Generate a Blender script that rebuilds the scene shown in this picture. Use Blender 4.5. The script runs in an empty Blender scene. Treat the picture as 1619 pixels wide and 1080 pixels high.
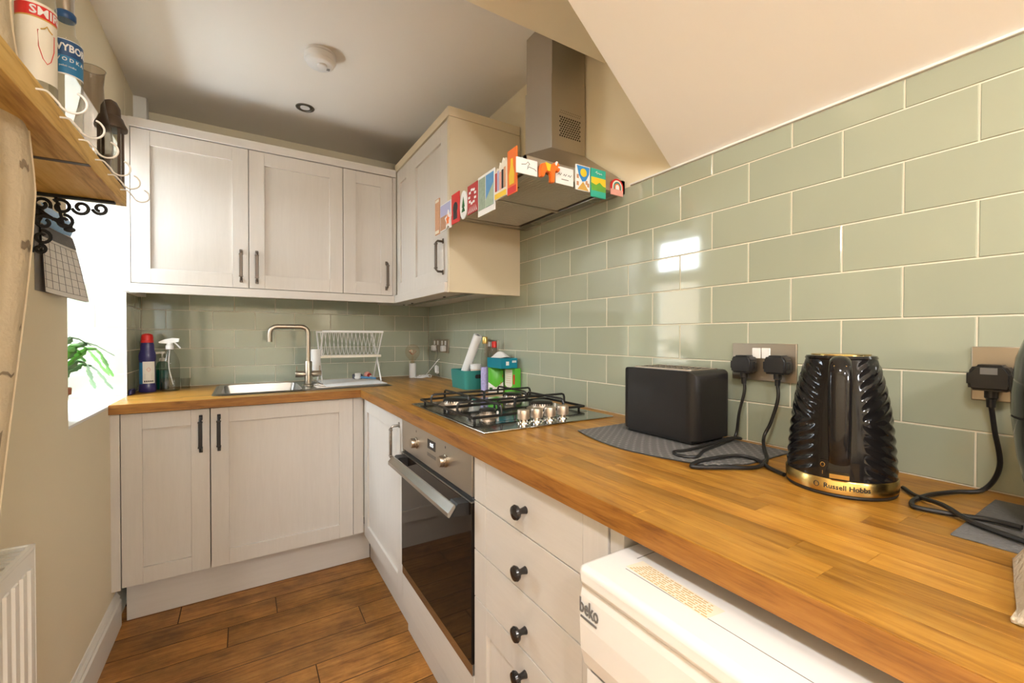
import bpy, bmesh, math, random
from mathutils import Vector, Matrix
R=random.Random(7)
S=bpy.context.scene; C=S.collection
PI=math.pi
# ---------------------------------------------------------------- camera
cd=bpy.data.cameras.new('camera'); cam=bpy.data.objects.new('camera',cd); C.objects.link(cam)
cd.sensor_width=36; cd.lens=681.61/1619*36; cd.clip_start=0.02
rx=Vector((0.84995,-0.526862,0.000916)); ux=Vector((0.005003,0.00981,0.999939)); fw=Vector((0.52684,0.849894,-0.010974))
cam.matrix_world=Matrix(((rx.x,ux.x,-fw.x,-1.0961),(rx.y,ux.y,-fw.y,-2.8794),(rx.z,ux.z,-fw.z,1.1763),(0,0,0,1)))
S.camera=cam
# ---------------------------------------------------------------- world, exposure
W=bpy.data.worlds.new('world'); S.world=W; W.use_nodes=True
bg=W.node_tree.nodes['Background']; bg.inputs[0].default_value=(0.79,0.905,1.0,1); bg.inputs[1].default_value=19.0
S.view_settings.view_transform='Standard'; S.view_settings.look='None'; S.view_settings.exposure=0.88; S.view_settings.gamma=1.0
S.view_settings.use_curve_mapping=False
def area(name,loc,rot,sx,sy,power=0,col=(1,1,1),portal=False):
    l=bpy.data.lights.new(name,'AREA'); l.shape='RECTANGLE'; l.size=sx; l.size_y=sy; l.energy=power; l.color=col
    l.cycles.is_portal=portal
    o=bpy.data.objects.new(name,l); C.objects.link(o); o.location=loc; o.rotation_euler=rot; return o
area('window_portal',(-1.90,-0.655,1.455),(0,-PI/2,0),1.02,0.42,portal=True)
area('door_portal',(-2.22,-6.47,1.42),(PI/2,0,0),0.32,0.62,portal=True)
# ---------------------------------------------------------------- materials
MT={}
def nt(name):
    m=bpy.data.materials.new(name); m.use_nodes=True; t=m.node_tree; return m,t,t.nodes['Principled BSDF']
def mat(name,col,rough=0.5,metal=0,spec=0.5,bump=0,bscale=60,var=0,coat=0,trans=0,ior=1.45,alpha=1,emit=None,es=0,stretch=(1,1,1),vscale=3,sss=0,aniso=0):
    m,t,b=nt(name); N=t.nodes; L=t.links
    b.inputs['Base Color'].default_value=(*col,1); b.inputs['Roughness'].default_value=rough; b.inputs['Metallic'].default_value=metal
    b.inputs['Specular IOR Level'].default_value=spec; b.inputs['Coat Weight'].default_value=coat; b.inputs['Coat Roughness'].default_value=0.05
    b.inputs['Transmission Weight'].default_value=trans; b.inputs['IOR'].default_value=ior; b.inputs['Alpha'].default_value=alpha
    if emit: b.inputs['Emission Color'].default_value=(*emit,1); b.inputs['Emission Strength'].default_value=es
    tc=N.new('ShaderNodeTexCoord'); mp=N.new('ShaderNodeMapping'); mp.inputs['Scale'].default_value=stretch; L.new(tc.outputs['Object'],mp.inputs[0])
    if var:
        n=N.new('ShaderNodeTexNoise'); n.inputs['Scale'].default_value=vscale; n.inputs['Detail'].default_value=5; L.new(mp.outputs[0],n.inputs['Vector'])
        oi=N.new('ShaderNodeObjectInfo')
        ad=N.new('ShaderNodeMath'); ad.operation='ADD'; L.new(n.outputs[0],ad.inputs[0]); L.new(oi.outputs['Random'],ad.inputs[1])
        mr=N.new('ShaderNodeMapRange'); mr.inputs[1].default_value=0.3; mr.inputs[2].default_value=1.7; mr.inputs[3].default_value=1-var; mr.inputs[4].default_value=1+var; L.new(ad.outputs[0],mr.inputs[0])
        h=N.new('ShaderNodeHueSaturation'); h.inputs['Color'].default_value=(*col,1); L.new(mr.outputs[0],h.inputs['Value']); L.new(h.outputs[0],b.inputs['Base Color'])
    if bump:
        n=N.new('ShaderNodeTexNoise'); n.inputs['Scale'].default_value=bscale; n.inputs['Detail'].default_value=4; L.new(mp.outputs[0],n.inputs['Vector'])
        bp=N.new('ShaderNodeBump'); bp.inputs['Strength'].default_value=bump; bp.inputs['Distance'].default_value=0.01; L.new(n.outputs[0],bp.inputs['Height']); L.new(bp.outputs[0],b.inputs['Normal'])
    MT[name]=m; return m
def wood(name,cols,axis,rough=0.4,gs=1.0,bump=0.05,rv=0.5,coat=0,spec=0.4,vmin=0.8,vmax=1.15,blot=0,bs=5):
    """grain stretched along axis, each piece shifted and toned by its own random number"""
    m,t,b=nt(name); N=t.nodes; L=t.links
    tc=N.new('ShaderNodeTexCoord'); oi=N.new('ShaderNodeObjectInfo')
    ml=N.new('ShaderNodeMath'); ml.operation='MULTIPLY'; ml.inputs[1].default_value=37; L.new(oi.outputs['Random'],ml.inputs[0])
    av=N.new('ShaderNodeVectorMath'); av.operation='ADD'; L.new(tc.outputs['Object'],av.inputs[0]); L.new(ml.outputs[0],av.inputs[1])
    mp=N.new('ShaderNodeMapping'); s=[14*gs]*3; s['xyz'.index(axis)]=1.1*gs; mp.inputs['Scale'].default_value=s; L.new(av.outputs[0],mp.inputs[0])
    n=N.new('ShaderNodeTexNoise'); n.inputs['Scale'].default_value=1.6; n.inputs['Detail'].default_value=7; n.inputs['Roughness'].default_value=0.62; n.inputs['Distortion'].default_value=0.9; L.new(mp.outputs[0],n.inputs['Vector'])
    n2=N.new('ShaderNodeTexNoise'); n2.inputs['Scale'].default_value=9; n2.inputs['Detail'].default_value=5; L.new(mp.outputs[0],n2.inputs['Vector'])
    mx=N.new('ShaderNodeMath'); mx.operation='MULTIPLY_ADD'; mx.inputs[1].default_value=0.35; L.new(n2.outputs[0],mx.inputs[0]); L.new(n.outputs[0],mx.inputs[2])
    cr=N.new('ShaderNodeValToRGB'); e=cr.color_ramp.elements
    e[0].position=0.48; e[0].color=(*cols[0],1); e[1].position=0.86; e[1].color=(*cols[-1],1)
    for i,c in enumerate(cols[1:-1]):
        q=e.new(0.48+0.38*(i+1)/(len(cols)-1)); q.color=(*c,1)
    L.new(mx.outputs[0],cr.inputs[0])
    mr=N.new('ShaderNodeMapRange'); mr.inputs[3].default_value=vmin; mr.inputs[4].default_value=vmax; L.new(oi.outputs['Random'],mr.inputs[0])
    h=N.new('ShaderNodeHueSaturation'); L.new(cr.outputs[0],h.inputs['Color'])
    if blot:
        n3=N.new('ShaderNodeTexNoise'); n3.inputs['Scale'].default_value=bs; n3.inputs['Detail'].default_value=6; n3.inputs['Roughness'].default_value=0.7; L.new(av.outputs[0],n3.inputs['Vector'])
        r3=N.new('ShaderNodeMapRange'); r3.inputs[1].default_value=0.32; r3.inputs[2].default_value=0.68; r3.inputs[3].default_value=1-blot; r3.inputs[4].default_value=1+blot*0.6; L.new(n3.outputs[0],r3.inputs[0])
        m3=N.new('ShaderNodeMath'); m3.operation='MULTIPLY'; L.new(mr.outputs[0],m3.inputs[0]); L.new(r3.outputs[0],m3.inputs[1]); L.new(m3.outputs[0],h.inputs['Value'])
    else: L.new(mr.outputs[0],h.inputs['Value'])
    L.new(h.outputs[0],b.inputs['Base Color'])
    b.inputs['Roughness'].default_value=rough; b.inputs['Coat Weight'].default_value=coat; b.inputs['Specular IOR Level'].default_value=spec
    bp=N.new('ShaderNodeBump'); bp.inputs['Strength'].default_value=bump; bp.inputs['Distance'].default_value=0.004; L.new(n2.outputs[0],bp.inputs['Height']); L.new(bp.outputs[0],b.inputs['Normal'])
    MT[name]=m; return m
def glass(name,col=(1,1,1),gl=0.12,rough=0.02):
    """thin clear glass: mostly transparent with a fresnel gloss"""
    m=bpy.data.materials.new(name); m.use_nodes=True; t=m.node_tree; N=t.nodes; L=t.links; N.remove(N['Principled BSDF'])
    tr=N.new('ShaderNodeBsdfTransparent'); tr.inputs[0].default_value=(*col,1)
    g=N.new('ShaderNodeBsdfGlossy'); g.inputs['Roughness'].default_value=rough
    lw=N.new('ShaderNodeLayerWeight'); lw.inputs['Blend'].default_value=0.5
    pw=N.new('ShaderNodeMath'); pw.operation='POWER'; pw.inputs[1].default_value=3.5; L.new(lw.outputs['Facing'],pw.inputs[0])
    ma=N.new('ShaderNodeMath'); ma.operation='MULTIPLY_ADD'; ma.inputs[1].default_value=gl*3.2; ma.inputs[2].default_value=0.035; L.new(pw.outputs[0],ma.inputs[0])
    mx=N.new('ShaderNodeMixShader'); L.new(ma.outputs[0],mx.inputs[0]); L.new(tr.outputs[0],mx.inputs[1]); L.new(g.outputs[0],mx.inputs[2]); L.new(mx.outputs[0],N['Material Output'].inputs[0])
    MT[name]=m; return m
mat('cream',(0.88,0.785,0.585),0.75,bump=0.05,bscale=25,var=0.04,vscale=2)
mat('ceil',(0.86,0.81,0.735),0.8,bump=0.04,bscale=12,var=0.03,vscale=1.5)
mat('white_paint',(0.86,0.85,0.82),0.5)
mat('gloss_white',(0.84,0.82,0.77),0.35,bump=0.05,bscale=30)
mat('tile',(0.375,0.405,0.31),0.07,spec=0.6,bump=0.035,bscale=7,var=0.06,vscale=1.2,coat=0.4)
mat('tile_pale',(0.62,0.70,0.66),0.08,spec=0.6,bump=0.03,bscale=7,var=0.03,coat=0.3)
mat('grout',(0.80,0.74,0.60),0.85,bump=0.1,bscale=300)
wood('cabinet',[(0.635,0.59,0.535),(0.65,0.605,0.55),(0.665,0.62,0.565)],'z',rough=0.42,gs=2.6,bump=0.035,vmin=0.98,vmax=1.02)
wood('cabinet_h',[(0.635,0.59,0.535),(0.65,0.605,0.55),(0.665,0.62,0.565)],'y',rough=0.42,gs=2.6,bump=0.035,vmin=0.98,vmax=1.02)
wood('cabinet_hx',[(0.635,0.59,0.535),(0.65,0.605,0.55),(0.665,0.62,0.565)],'x',rough=0.42,gs=2.6,bump=0.035,vmin=0.98,vmax=1.02)
mat('side_panel',(0.70,0.60,0.43),0.45,bump=0.03,bscale=40)
mat('carcass',(0.58,0.55,0.50),0.6)
mat('gap_shade',(0.03,0.028,0.025),0.9)  # near-black stands in for the shade inside holes, slots and seams
wood('oak_y',[(0.28,0.108,0.012),(0.45,0.205,0.026),(0.55,0.285,0.048)],'y',rough=0.33,gs=2.3,bump=0.03,spec=0.45,vmin=0.70,vmax=1.14,blot=0.12,bs=9)
wood('oak_x',[(0.28,0.108,0.012),(0.45,0.205,0.026),(0.55,0.285,0.048)],'x',rough=0.33,gs=2.3,bump=0.03,spec=0.45,vmin=0.70,vmax=1.14,blot=0.12,bs=9)
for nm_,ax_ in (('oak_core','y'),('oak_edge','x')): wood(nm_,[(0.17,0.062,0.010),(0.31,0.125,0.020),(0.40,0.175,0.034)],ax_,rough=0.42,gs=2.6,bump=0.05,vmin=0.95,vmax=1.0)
wood('floor_oak',[(0.20,0.075,0.016),(0.36,0.152,0.032),(0.44,0.21,0.05)],'x',rough=0.40,gs=2.4,bump=0.10,vmin=0.80,vmax=1.25,blot=0.45,bs=6)
wood('pine_y',[(0.48,0.26,0.055),(0.74,0.48,0.14),(0.82,0.58,0.20)],'y',rough=0.6,gs=1.6,bump=0.1,vmin=0.9,vmax=1.05)
mat('floor_gap',(0.04,0.018,0.008),0.9)
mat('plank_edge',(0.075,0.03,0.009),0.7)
mat('steel',(0.50,0.475,0.44),0.27,metal=1,bump=0.02,bscale=120,stretch=(1,1,0.05))
mat('sink_steel',(0.38,0.365,0.34),0.3,metal=1,bump=0.02,bscale=90)
mat('steel_dark',(0.30,0.285,0.26),0.35,metal=1)
mat('brushed',(0.52,0.475,0.41),0.38,metal=1,bump=0.03,bscale=200,stretch=(1,1,0.03))
mat('filter_mesh',(0.62,0.57,0.49),0.5,metal=0.6)
mat('nickel',(0.44,0.385,0.31),0.34,metal=1)
mat('socket_steel',(0.42,0.37,0.30),0.42,metal=1)
mat('chrome',(0.75,0.73,0.70),0.10,metal=1)
mat('bronze',(0.125,0.10,0.08),0.4,metal=0.7)
mat('black_knob',(0.018,0.015,0.014),0.18,coat=0.3)
mat('black_matt',(0.016,0.015,0.015),0.45)
mat('black_iron',(0.012,0.012,0.012),0.55)
mat('enamel',(0.015,0.014,0.013),0.30,bump=0.05,bscale=90)
mat('black_gloss',(0.010,0.009,0.009),0.10,spec=0.42)
mat('oven_glass',(0.016,0.011,0.008),0.04,spec=0.28)
mat('hob_steel',(0.47,0.46,0.44),0.13,metal=1)
mat('rose_steel',(0.56,0.47,0.38),0.46,metal=1)
mat('gold',(0.62,0.43,0.15),0.25,metal=1)
mat('appliance',(0.80,0.785,0.765),0.28,coat=0.2)
mat('white_plastic',(0.82,0.81,0.79),0.35)
mat('white_matt',(0.80,0.79,0.77),0.7)
mat('paper',(0.80,0.77,0.72),0.8)
mat('grey_text',(0.16,0.155,0.15),0.6)
mat('dark_text',(0.02,0.02,0.02),0.6)
mat('toaster',(0.016,0.0145,0.0145),0.40,spec=0.3)
mat('rubber',(0.014,0.013,0.013),0.42)
mat('slate',(0.15,0.145,0.14),0.8,bump=0.4,bscale=160)
mat('slate_light',(0.24,0.23,0.22),0.75)
mat('teal',(0.035,0.24,0.215),0.4)
mat('teal_box',(0.0,0.21,0.30),0.5)
mat('green_bag',(0.10,0.46,0.035),0.35,var=0.1,vscale=30)
mat('green_dark',(0.03,0.15,0.03),0.5)
mat('red',(0.62,0.025,0.02),0.4)
mat('red_card',(0.45,0.035,0.03),0.5,var=0.2,vscale=90)
mat('orange',(0.80,0.17,0.02),0.4)
mat('yellow',(0.83,0.56,0.03),0.45)
mat('blue_photo',(0.12,0.33,0.62),0.4,var=0.25,vscale=60)
mat('sea_photo',(0.30,0.38,0.28),0.4,var=0.35,vscale=90)
mat('brick_photo',(0.50,0.26,0.14),0.5,var=0.35,vscale=120)
mat('green_photo',(0.15,0.42,0.06),0.4,var=0.2,vscale=60)
mat('sky_green',(0.04,0.42,0.30),0.4)
mat('lilac',(0.42,0.42,0.62),0.4)
mat('sky_blue',(0.05,0.26,0.58),0.4)
mat('pink',(0.75,0.36,0.30),0.5)
mat('bleach_blue',(0.030,0.026,0.135),0.28,coat=0.2)
mat('label_blue',(0.03,0.20,0.42),0.35)
mat('label_navy',(0.02,0.075,0.20),0.35)
mat('bottle_label',(0.80,0.74,0.62),0.5)
mat('gold_label',(0.60,0.36,0.08),0.4)
mat('soap_teal',(0.0,0.19,0.15),0.2)
mat('sky_block_brown',(0.26,0.20,0.15),0.9,var=0.2,vscale=6)  # brown of the added outside wall, warms the light it bounces
mat('water',(0.85,0.9,0.9),0.03,trans=1.0,ior=1.33)
mat('jar_pink',(0.70,0.58,0.48),0.4)
mat('floral',(0.30,0.28,0.48),0.35,var=0.9,vscale=120)
mat('linen',(0.66,0.55,0.38),0.9,bump=0.3,bscale=90,var=0.12,vscale=9)
mat('linen_mark',(0.30,0.23,0.15),0.9)
mat('towel',(0.62,0.54,0.43),0.95,bump=0.6,bscale=120)
mat('leaf',(0.10,0.32,0.03),0.4,var=0.35,vscale=14)
mat('leaf_dark',(0.09,0.17,0.06),0.45,var=0.2)
mat('terracotta',(0.42,0.16,0.08),0.8)
mat('soil',(0.03,0.02,0.012),0.9)
mat('copper_film',(0.75,0.38,0.22),0.2,metal=0.8)
mat('fill_lamp_glow',(1,0.9,0.75),0.5,emit=(1.0,0.95,0.88),es=4)  # glow of the added fill lamps
mat('display_digit',(0.9,0.95,1),0.5,emit=(0.9,0.95,1.0),es=0.8)
mat('brown_metal',(0.09,0.062,0.042),0.5,metal=0.5)
mat('sticker',(0.80,0.73,0.58),0.6)
mat('sticker_ink',(0.62,0.42,0.17),0.6)
mat('sponge',(0.10,0.10,0.12),0.9,bump=0.5,bscale=200)
glass('pane_glass'); glass('dimmed_pane',(0.10,0.10,0.095),0.05,0.2); glass('clear_glass',(0.88,0.88,0.85),0.26); glass('carafe_glass',(0.62,0.57,0.52),0.26,0.08); glass('bulb_glass',(1,0.95,0.9),0.14); glass('spray_glass',(0.90,0.90,0.88),0.2); glass('green_glass',(0.55,0.75,0.68),0.2)
# ---------------------------------------------------------------- mesh helpers
class MB:
    def __init__(s): s.v=[]; s.f=[]; s.sm=[]
    def add(s,v,f,sm=True):
        o=len(s.v); s.v+= [tuple(q) for q in v]; s.f+=[tuple(i+o for i in q) for q in f]; s.sm+=[sm]*len(f); return s
    def box(s,x0,x1,y0,y1,z0,z1,b=0,seg=2):
        x0,x1=sorted((x0,x1)); y0,y1=sorted((y0,y1)); z0,z1=sorted((z0,z1))
        if not b:
            v=[(x,y,z) for z in (z0,z1) for y in (y0,y1) for x in (x0,x1)]
            return s.add(v,[(0,2,3,1),(4,5,7,6),(0,1,5,4),(2,6,7,3),(0,4,6,2),(1,3,7,5)],False)
        bm=bmesh.new(); bmesh.ops.create_cube(bm,size=1)
        for q in bm.verts: q.co=((x0+x1)/2+q.co.x*(x1-x0),(y0+y1)/2+q.co.y*(y1-y0),(z0+z1)/2+q.co.z*(z1-z0))
        bmesh.ops.bevel(bm,geom=list(bm.edges),offset=min(b,0.49*min(x1-x0,y1-y0,z1-z0)),segments=seg,profile=0.5,affect='EDGES')
        return s.bm(bm)
    def bm(s,bm,sm=True):
        bm.verts.index_update(); bm.normal_update(); o=len(s.v); s.v+=[q.co[:] for q in bm.verts]
        for f in bm.faces:      # flat sides stay flat-shaded, only the rounded edges are smooth
            s.f.append(tuple(q.index+o for q in f.verts)); s.sm.append(max(abs(c) for c in f.normal)<0.9995)
        bm.free(); return s
    def prism(s,poly,axis,lo,hi,sm=False):
        n=len(poly)
        def P(q,t):
            return (t,q[0],q[1]) if axis=='x' else (q[0],t,q[1]) if axis=='y' else (q[0],q[1],t)
        v=[P(q,lo) for q in poly]+[P(q,hi) for q in poly]
        f=[tuple(range(n))[::-1],tuple(range(n,2*n))]+[(i,(i+1)%n,n+(i+1)%n,n+i) for i in range(n)]
        return s.add(v,f,sm)
    def lathe(s,prof,c=(0,0,0),n=28,axis='z',cap=True,squash=(1,1)):
        v=[];f=[]; k=len(prof)
        for r,h in prof:
            for i in range(n):
                a=2*PI*i/n; p=(r*math.cos(a)*squash[0],r*math.sin(a)*squash[1],h)
                if axis=='x': p=(p[2],p[0],p[1])
                elif axis=='y': p=(p[1],p[2],p[0])
                v.append((c[0]+p[0],c[1]+p[1],c[2]+p[2]))
        for j in range(k-1):
            for i in range(n): f.append((j*n+i,j*n+(i+1)%n,(j+1)*n+(i+1)%n,(j+1)*n+i))
        if cap:
            f.append(tuple(range(n))[::-1]); f.append(tuple(range((k-1)*n,k*n)))
        return s.add(v,f)
    def tube(s,pts,r,n=8,closed=False,flat=None):
        pts=[Vector(p) for p in pts]; k=len(pts); v=[];f=[]; up=None
        for i,p in enumerate(pts):
            a=pts[i-1] if (i or closed) else p; b=pts[(i+1)%k] if (i<k-1 or closed) else p
            t=(b-a).normalized()
            if up is None: up=t.orthogonal().normalized()
            up=(up-t*up.dot(t)); up=up.normalized() if up.length>1e-6 else t.orthogonal().normalized()
            w=t.cross(up); rr=r[i] if isinstance(r,(list,tuple)) else r
            for j in range(n):
                a2=2*PI*j/n; v.append(p+up*(rr*math.cos(a2))+w*(rr*math.sin(a2)))
        m=k if closed else k-1
        for i in range(m):
            for j in range(n):
                i2=(i+1)%k; f.append((i*n+j,i*n+(j+1)%n,i2*n+(j+1)%n,i2*n+j))
        if not closed: f.append(tuple(range(n))[::-1]); f.append(tuple(range((k-1)*n,k*n)))
        return s.add(v,f)
    def sphere(s,c,r,n=20,m=12,sq=(1,1,1)):
        v=[];f=[]
        for j in range(m+1):
            th=PI*j/m
            for i in range(n): a=2*PI*i/n; v.append((c[0]+r*sq[0]*math.sin(th)*math.cos(a),c[1]+r*sq[1]*math.sin(th)*math.sin(a),c[2]-r*sq[2]*math.cos(th)))
        for j in range(m):
            for i in range(n): f.append((j*n+i,j*n+(i+1)%n,(j+1)*n+(i+1)%n,(j+1)*n+i))
        return s.add(v,f)
    def grid(s,fn,nu,nv,thick=None):
        v=[fn(i/nu,j/nv) for j in range(nv+1) for i in range(nu+1)]
        f=[(j*(nu+1)+i,j*(nu+1)+i+1,(j+1)*(nu+1)+i+1,(j+1)*(nu+1)+i) for j in range(nv) for i in range(nu)]
        return s.add(v,f)
ORG={}
def link(o,parent=None):
    C.objects.link(o)
    if parent is not None: o.parent=parent
    return o
def mesh(name,mb,m,org=(0,0,0)):
    me=bpy.data.meshes.new(name); me.from_pydata([(a-org[0],b-org[1],c-org[2]) for a,b,c in mb.v],[],mb.f)
    me.polygons.foreach_set('use_smooth',mb.sm); me.materials.append(MT[m]); me.update()
    try:
        if any(mb.sm): me.set_sharp_from_angle(angle=math.radians(38))
    except Exception: pass
    me.polygons.foreach_set('use_smooth',mb.sm); me.update()
    return me
def tag(o,label=None,cat=None,group=None,kind=None):
    if label: o['label']=label
    if cat: o['category']=cat
    if group: o['group']=group
    if kind: o['kind']=kind
    return o
def thing(name,label,cat,loc=(0,0,0),group=None):
    o=link(bpy.data.objects.new(name,None)); o.empty_display_size=0.05; o.location=loc; ORG[o]=loc
    return tag(o,label,cat,group)
def part(name,mb,m,parent,label=None,kind=None,mod=None):
    """mb is in world coordinates; stored relative to the thing's base"""
    org=ORG[parent]; o=link(bpy.data.objects.new(name,mesh(name,mb,m,org)),parent); ORG[o]=org
    return tag(o,label,None,None,kind)
def solo(name,mb,m,label,cat,group=None,org=None):
    if org is None:
        zs=[q[2] for q in mb.v]; xs=[q[0] for q in mb.v]; ys=[q[1] for q in mb.v]; org=((min(xs)+max(xs))/2,(min(ys)+max(ys))/2,min(zs))
    o=link(bpy.data.objects.new(name,mesh(name,mb,m,org))); o.location=org; ORG[o]=org
    return tag(o,label,cat,group)
def struct(name,mb,m,label=None):
    o=link(bpy.data.objects.new(name,mesh(name,mb,m))); ORG[o]=(0,0,0); return tag(o,label,kind='structure')
PIECE={}
def piece(name,dims,face,m,parent,loc,tilt=(0,0,0),b=0.0012,edge=None):
    """one tile/plank/stave: chamfered slab; dims (along a, along b, thickness), face = outward axis; loc = centre of its back"""
    key=(name,tuple(round(d,4) for d in dims),face,m,b)
    if key not in PIECE:
        a,bb,t=dims; A=a/2; B=bb/2; v=[]
        for (p,q,h) in ((A,B,0),(A,B,t-b),(A-b,B-b,t)): v+=[(-p,-q,h),(p,-q,h),(p,q,h),(-p,q,h)]
        f=[(8,9,10,11)]+[(k+i,k+(i+1)%4,k+4+(i+1)%4,k+4+i) for k in (0,4) for i in range(4)]
        def T(w):
            x,y,z=w
            return {'z':(x,y,z),'-x':(-z,-x,y),'-y':(x,-z,y),'+x':(z,x,y),'+y':(-x,z,y)}[face]
        mb=MB(); mb.add([T(w) for w in v],f,False); PIECE[key]=mesh(name,mb,m)
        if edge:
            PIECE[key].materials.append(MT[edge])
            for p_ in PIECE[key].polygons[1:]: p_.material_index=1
    o=link(bpy.data.objects.new(name,PIECE[key]),parent); og=ORG[parent]; o.location=(loc[0]-og[0],loc[1]-og[1],loc[2]-og[2]); o.rotation_euler=tilt
    return o
def arc(c,r,a0,a1,n,plane='xz'):
    out=[]
    for i in range(n+1):
        a=a0+(a1-a0)*i/n; p,q=c[0]+r*math.cos(a),c[1]+r*math.sin(a)
        out.append((p,q))
    return out
def rrect(x0,x1,y0,y1,r,n=5):
    return arc((x1-r,y0+r),r,-PI/2,0,n)+arc((x1-r,y1-r),r,0,PI/2,n)+arc((x0+r,y1-r),r,PI/2,PI,n)+arc((x0+r,y0+r),r,PI,1.5*PI,n)
def text_mb(body,size,xf,ext=0.0004,align='CENTER',bold=0):
    """flat lettering; xf maps (x along the line, y up, d out) to world"""
    cu=bpy.data.curves.new('t','FONT'); cu.body=body; cu.size=size; cu.extrude=ext; cu.align_x=align; cu.align_y='CENTER'; cu.offset=bold; cu.resolution_u=2
    ob=bpy.data.objects.new('t',cu); C.objects.link(ob); dg=bpy.context.evaluated_depsgraph_get()
    me=bpy.data.meshes.new_from_object(ob.evaluated_get(dg)); mb=MB(); mb.add([xf(*v.co) for v in me.vertices],[tuple(q.vertices) for q in me.polygons],False)
    bpy.data.objects.remove(ob); bpy.data.curves.remove(cu); bpy.data.meshes.remove(me); return mb
# ================================================================ THE SETTING
PZ=0.102; H=lambda r:1.2135+(r-3)*PZ
XL=-1.545; WZ=0.91
# floor: one plank object per board
fl=struct('floor',MB().box(-2.75,0.1,-6.45,0.1,-0.06,-0.009),'floor_gap')
fj={0:-1.335,1:-0.984,2:-1.158,3:-0.68,4:-1.42,5:-0.885,6:-1.25,7:-0.62}
for i in range(45):
    y1=-0.54+0.133-0.133*i; y0=y1-0.133
    if i==0: xs=[-2.7,-0.95,0]
    else:
        j=fj.get(i-1,-1.6+R.random()); xs=[-2.7]+[q for q in (j-1.22,j,j+1.22) if -2.5<q<-0.15]+[0.0]
    for a,b in zip(xs,xs[1:]):
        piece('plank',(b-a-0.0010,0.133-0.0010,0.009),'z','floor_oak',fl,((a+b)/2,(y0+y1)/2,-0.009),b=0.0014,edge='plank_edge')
# right wall with its tiles
wr=struct('wall_right',MB().box(0.008,0.12,-6.45,0.12,0,2.85),'cream')
part('grout',MB().box(0.0018,0.008,-3.5,0,0.9,1.6795),'grout',wr)
G=0.0028
def tw(): return (R.gauss(0,0.0016),R.gauss(0,0.0016),R.gauss(0,0.0016))
for r in range(8):
    z0=max(H(r),0.9105); z1=min(H(r+1),1.680)
    par=0 if r%2 else 1
    js=[-1.343-0.2034*(k+par*0.5) for k in range(-7,11)]
    ys=[0.0]+[q for q in js if -3.45<q<-0.012]+[-3.5]
    for a,b in zip(ys,ys[1:]):
        if z0>1.4 and b>-1.12: continue
        t=(0,R.gauss(0,0.0012),R.gauss(0,0.0016))
        piece('tile',(a-b-G,z1-z0-G,0.008),'-x','tile',wr,(0.008,(a+b)/2,(z0+z1)/2),t)
struct('trim_1',MB().box(-0.005,0.008,-6.4,-1.86,1.680,1.6865,0.002),'white_paint','white sealant bead above the top row of tiles')
# back wall
wb=struct('wall_back',MB().box(-1.95,0.12,0.008,0.12,0,2.45),'cream')
part('grout',MB().box(-1.545,0.0,0.0018,0.008,0.9,1.40),'grout',wb)
for r in range(5):
    z0=max(H(r),0.9105); z1=min(H(r+1),1.40)
    par=1 if r%2 else 0
    js=[-1.3468+0.2015*(k+par*0.5) for k in range(-1,8)]
    xs=[-1.545]+[q for q in js if -1.53<q<-0.012]+[0.0]
    for a,b in zip(xs,xs[1:]):
        piece('tile',(b-a-G,z1-z0-G,0.008),'-y','tile',wb,((a+b)/2,0.008,(z0+z1)/2),(R.gauss(0,0.0015),0,R.gauss(0,0.0018)))
# left wall with the window opening
YN,YF,ZT=-1.09,-0.34,1.99
m=MB().box(-1.95,XL,-2.5,YN,0,2.85).box(-1.95,XL,YN,YF,0,0.897).box(-1.95,XL,YN,YF,ZT,2.85).box(-1.95,-1.553,YF+0.008,0.008,0,2.45)
m.box(-1.95,XL,YF+0.008,-0.0,2.15,2.45)
wl=struct('wall_left',m,'cream')
part('grout',MB().box(-1.553,-1.5468,YF+0.004,0,0.9,1.42).box(-1.86,-1.5468,YF+0.0018,YF+0.008,0.897,1.4),'grout',wl)
for r in range(5):
    z0=max(H(r),0.9105); z1=min(H(r+1),1.41)
    ys=[0,-0.1525,YF] if r%2==0 else [0,-0.05,-0.255,YF]
    for a,b in zip(ys,ys[1:]):
        piece('tile',(a-b-G,z1-z0-G,0.008),'+x','tile',wl,(-1.553,(a+b)/2,(z0+z1)/2),(0,R.gauss(0,.002),R.gauss(0,.002)))
    z1=min(H(r+1),1.4)
    xs=[-1.86,-1.747,XL] if r%2==0 else [-1.86,-1.645,XL]
    for a,b in zip(xs,xs[1:]):
        piece('tile',(b-a-G,z1-z0-G,0.008),'-y','tile',wl,((a+b)/2,YF+0.008,(z0+z1)/2),(R.gauss(0,.002),0,R.gauss(0,.002)))
part('reveal_plaster',MB().box(-1.86,-1.546,YF+0.001,YF+0.008,1.401,ZT).box(-1.86,-1.546,YN-0.0,YN+0.001,0.897,ZT).box(-1.86,-1.546,YN,YF,ZT-0.001,ZT),'white_paint',wl)
struct('trim_2',MB().box(XL-0.006,XL+0.002,YF-0.006,YF+0.003,0.906,1.412,0.0015),'white_paint','white plastic tile edge trim at the window corner')
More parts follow.
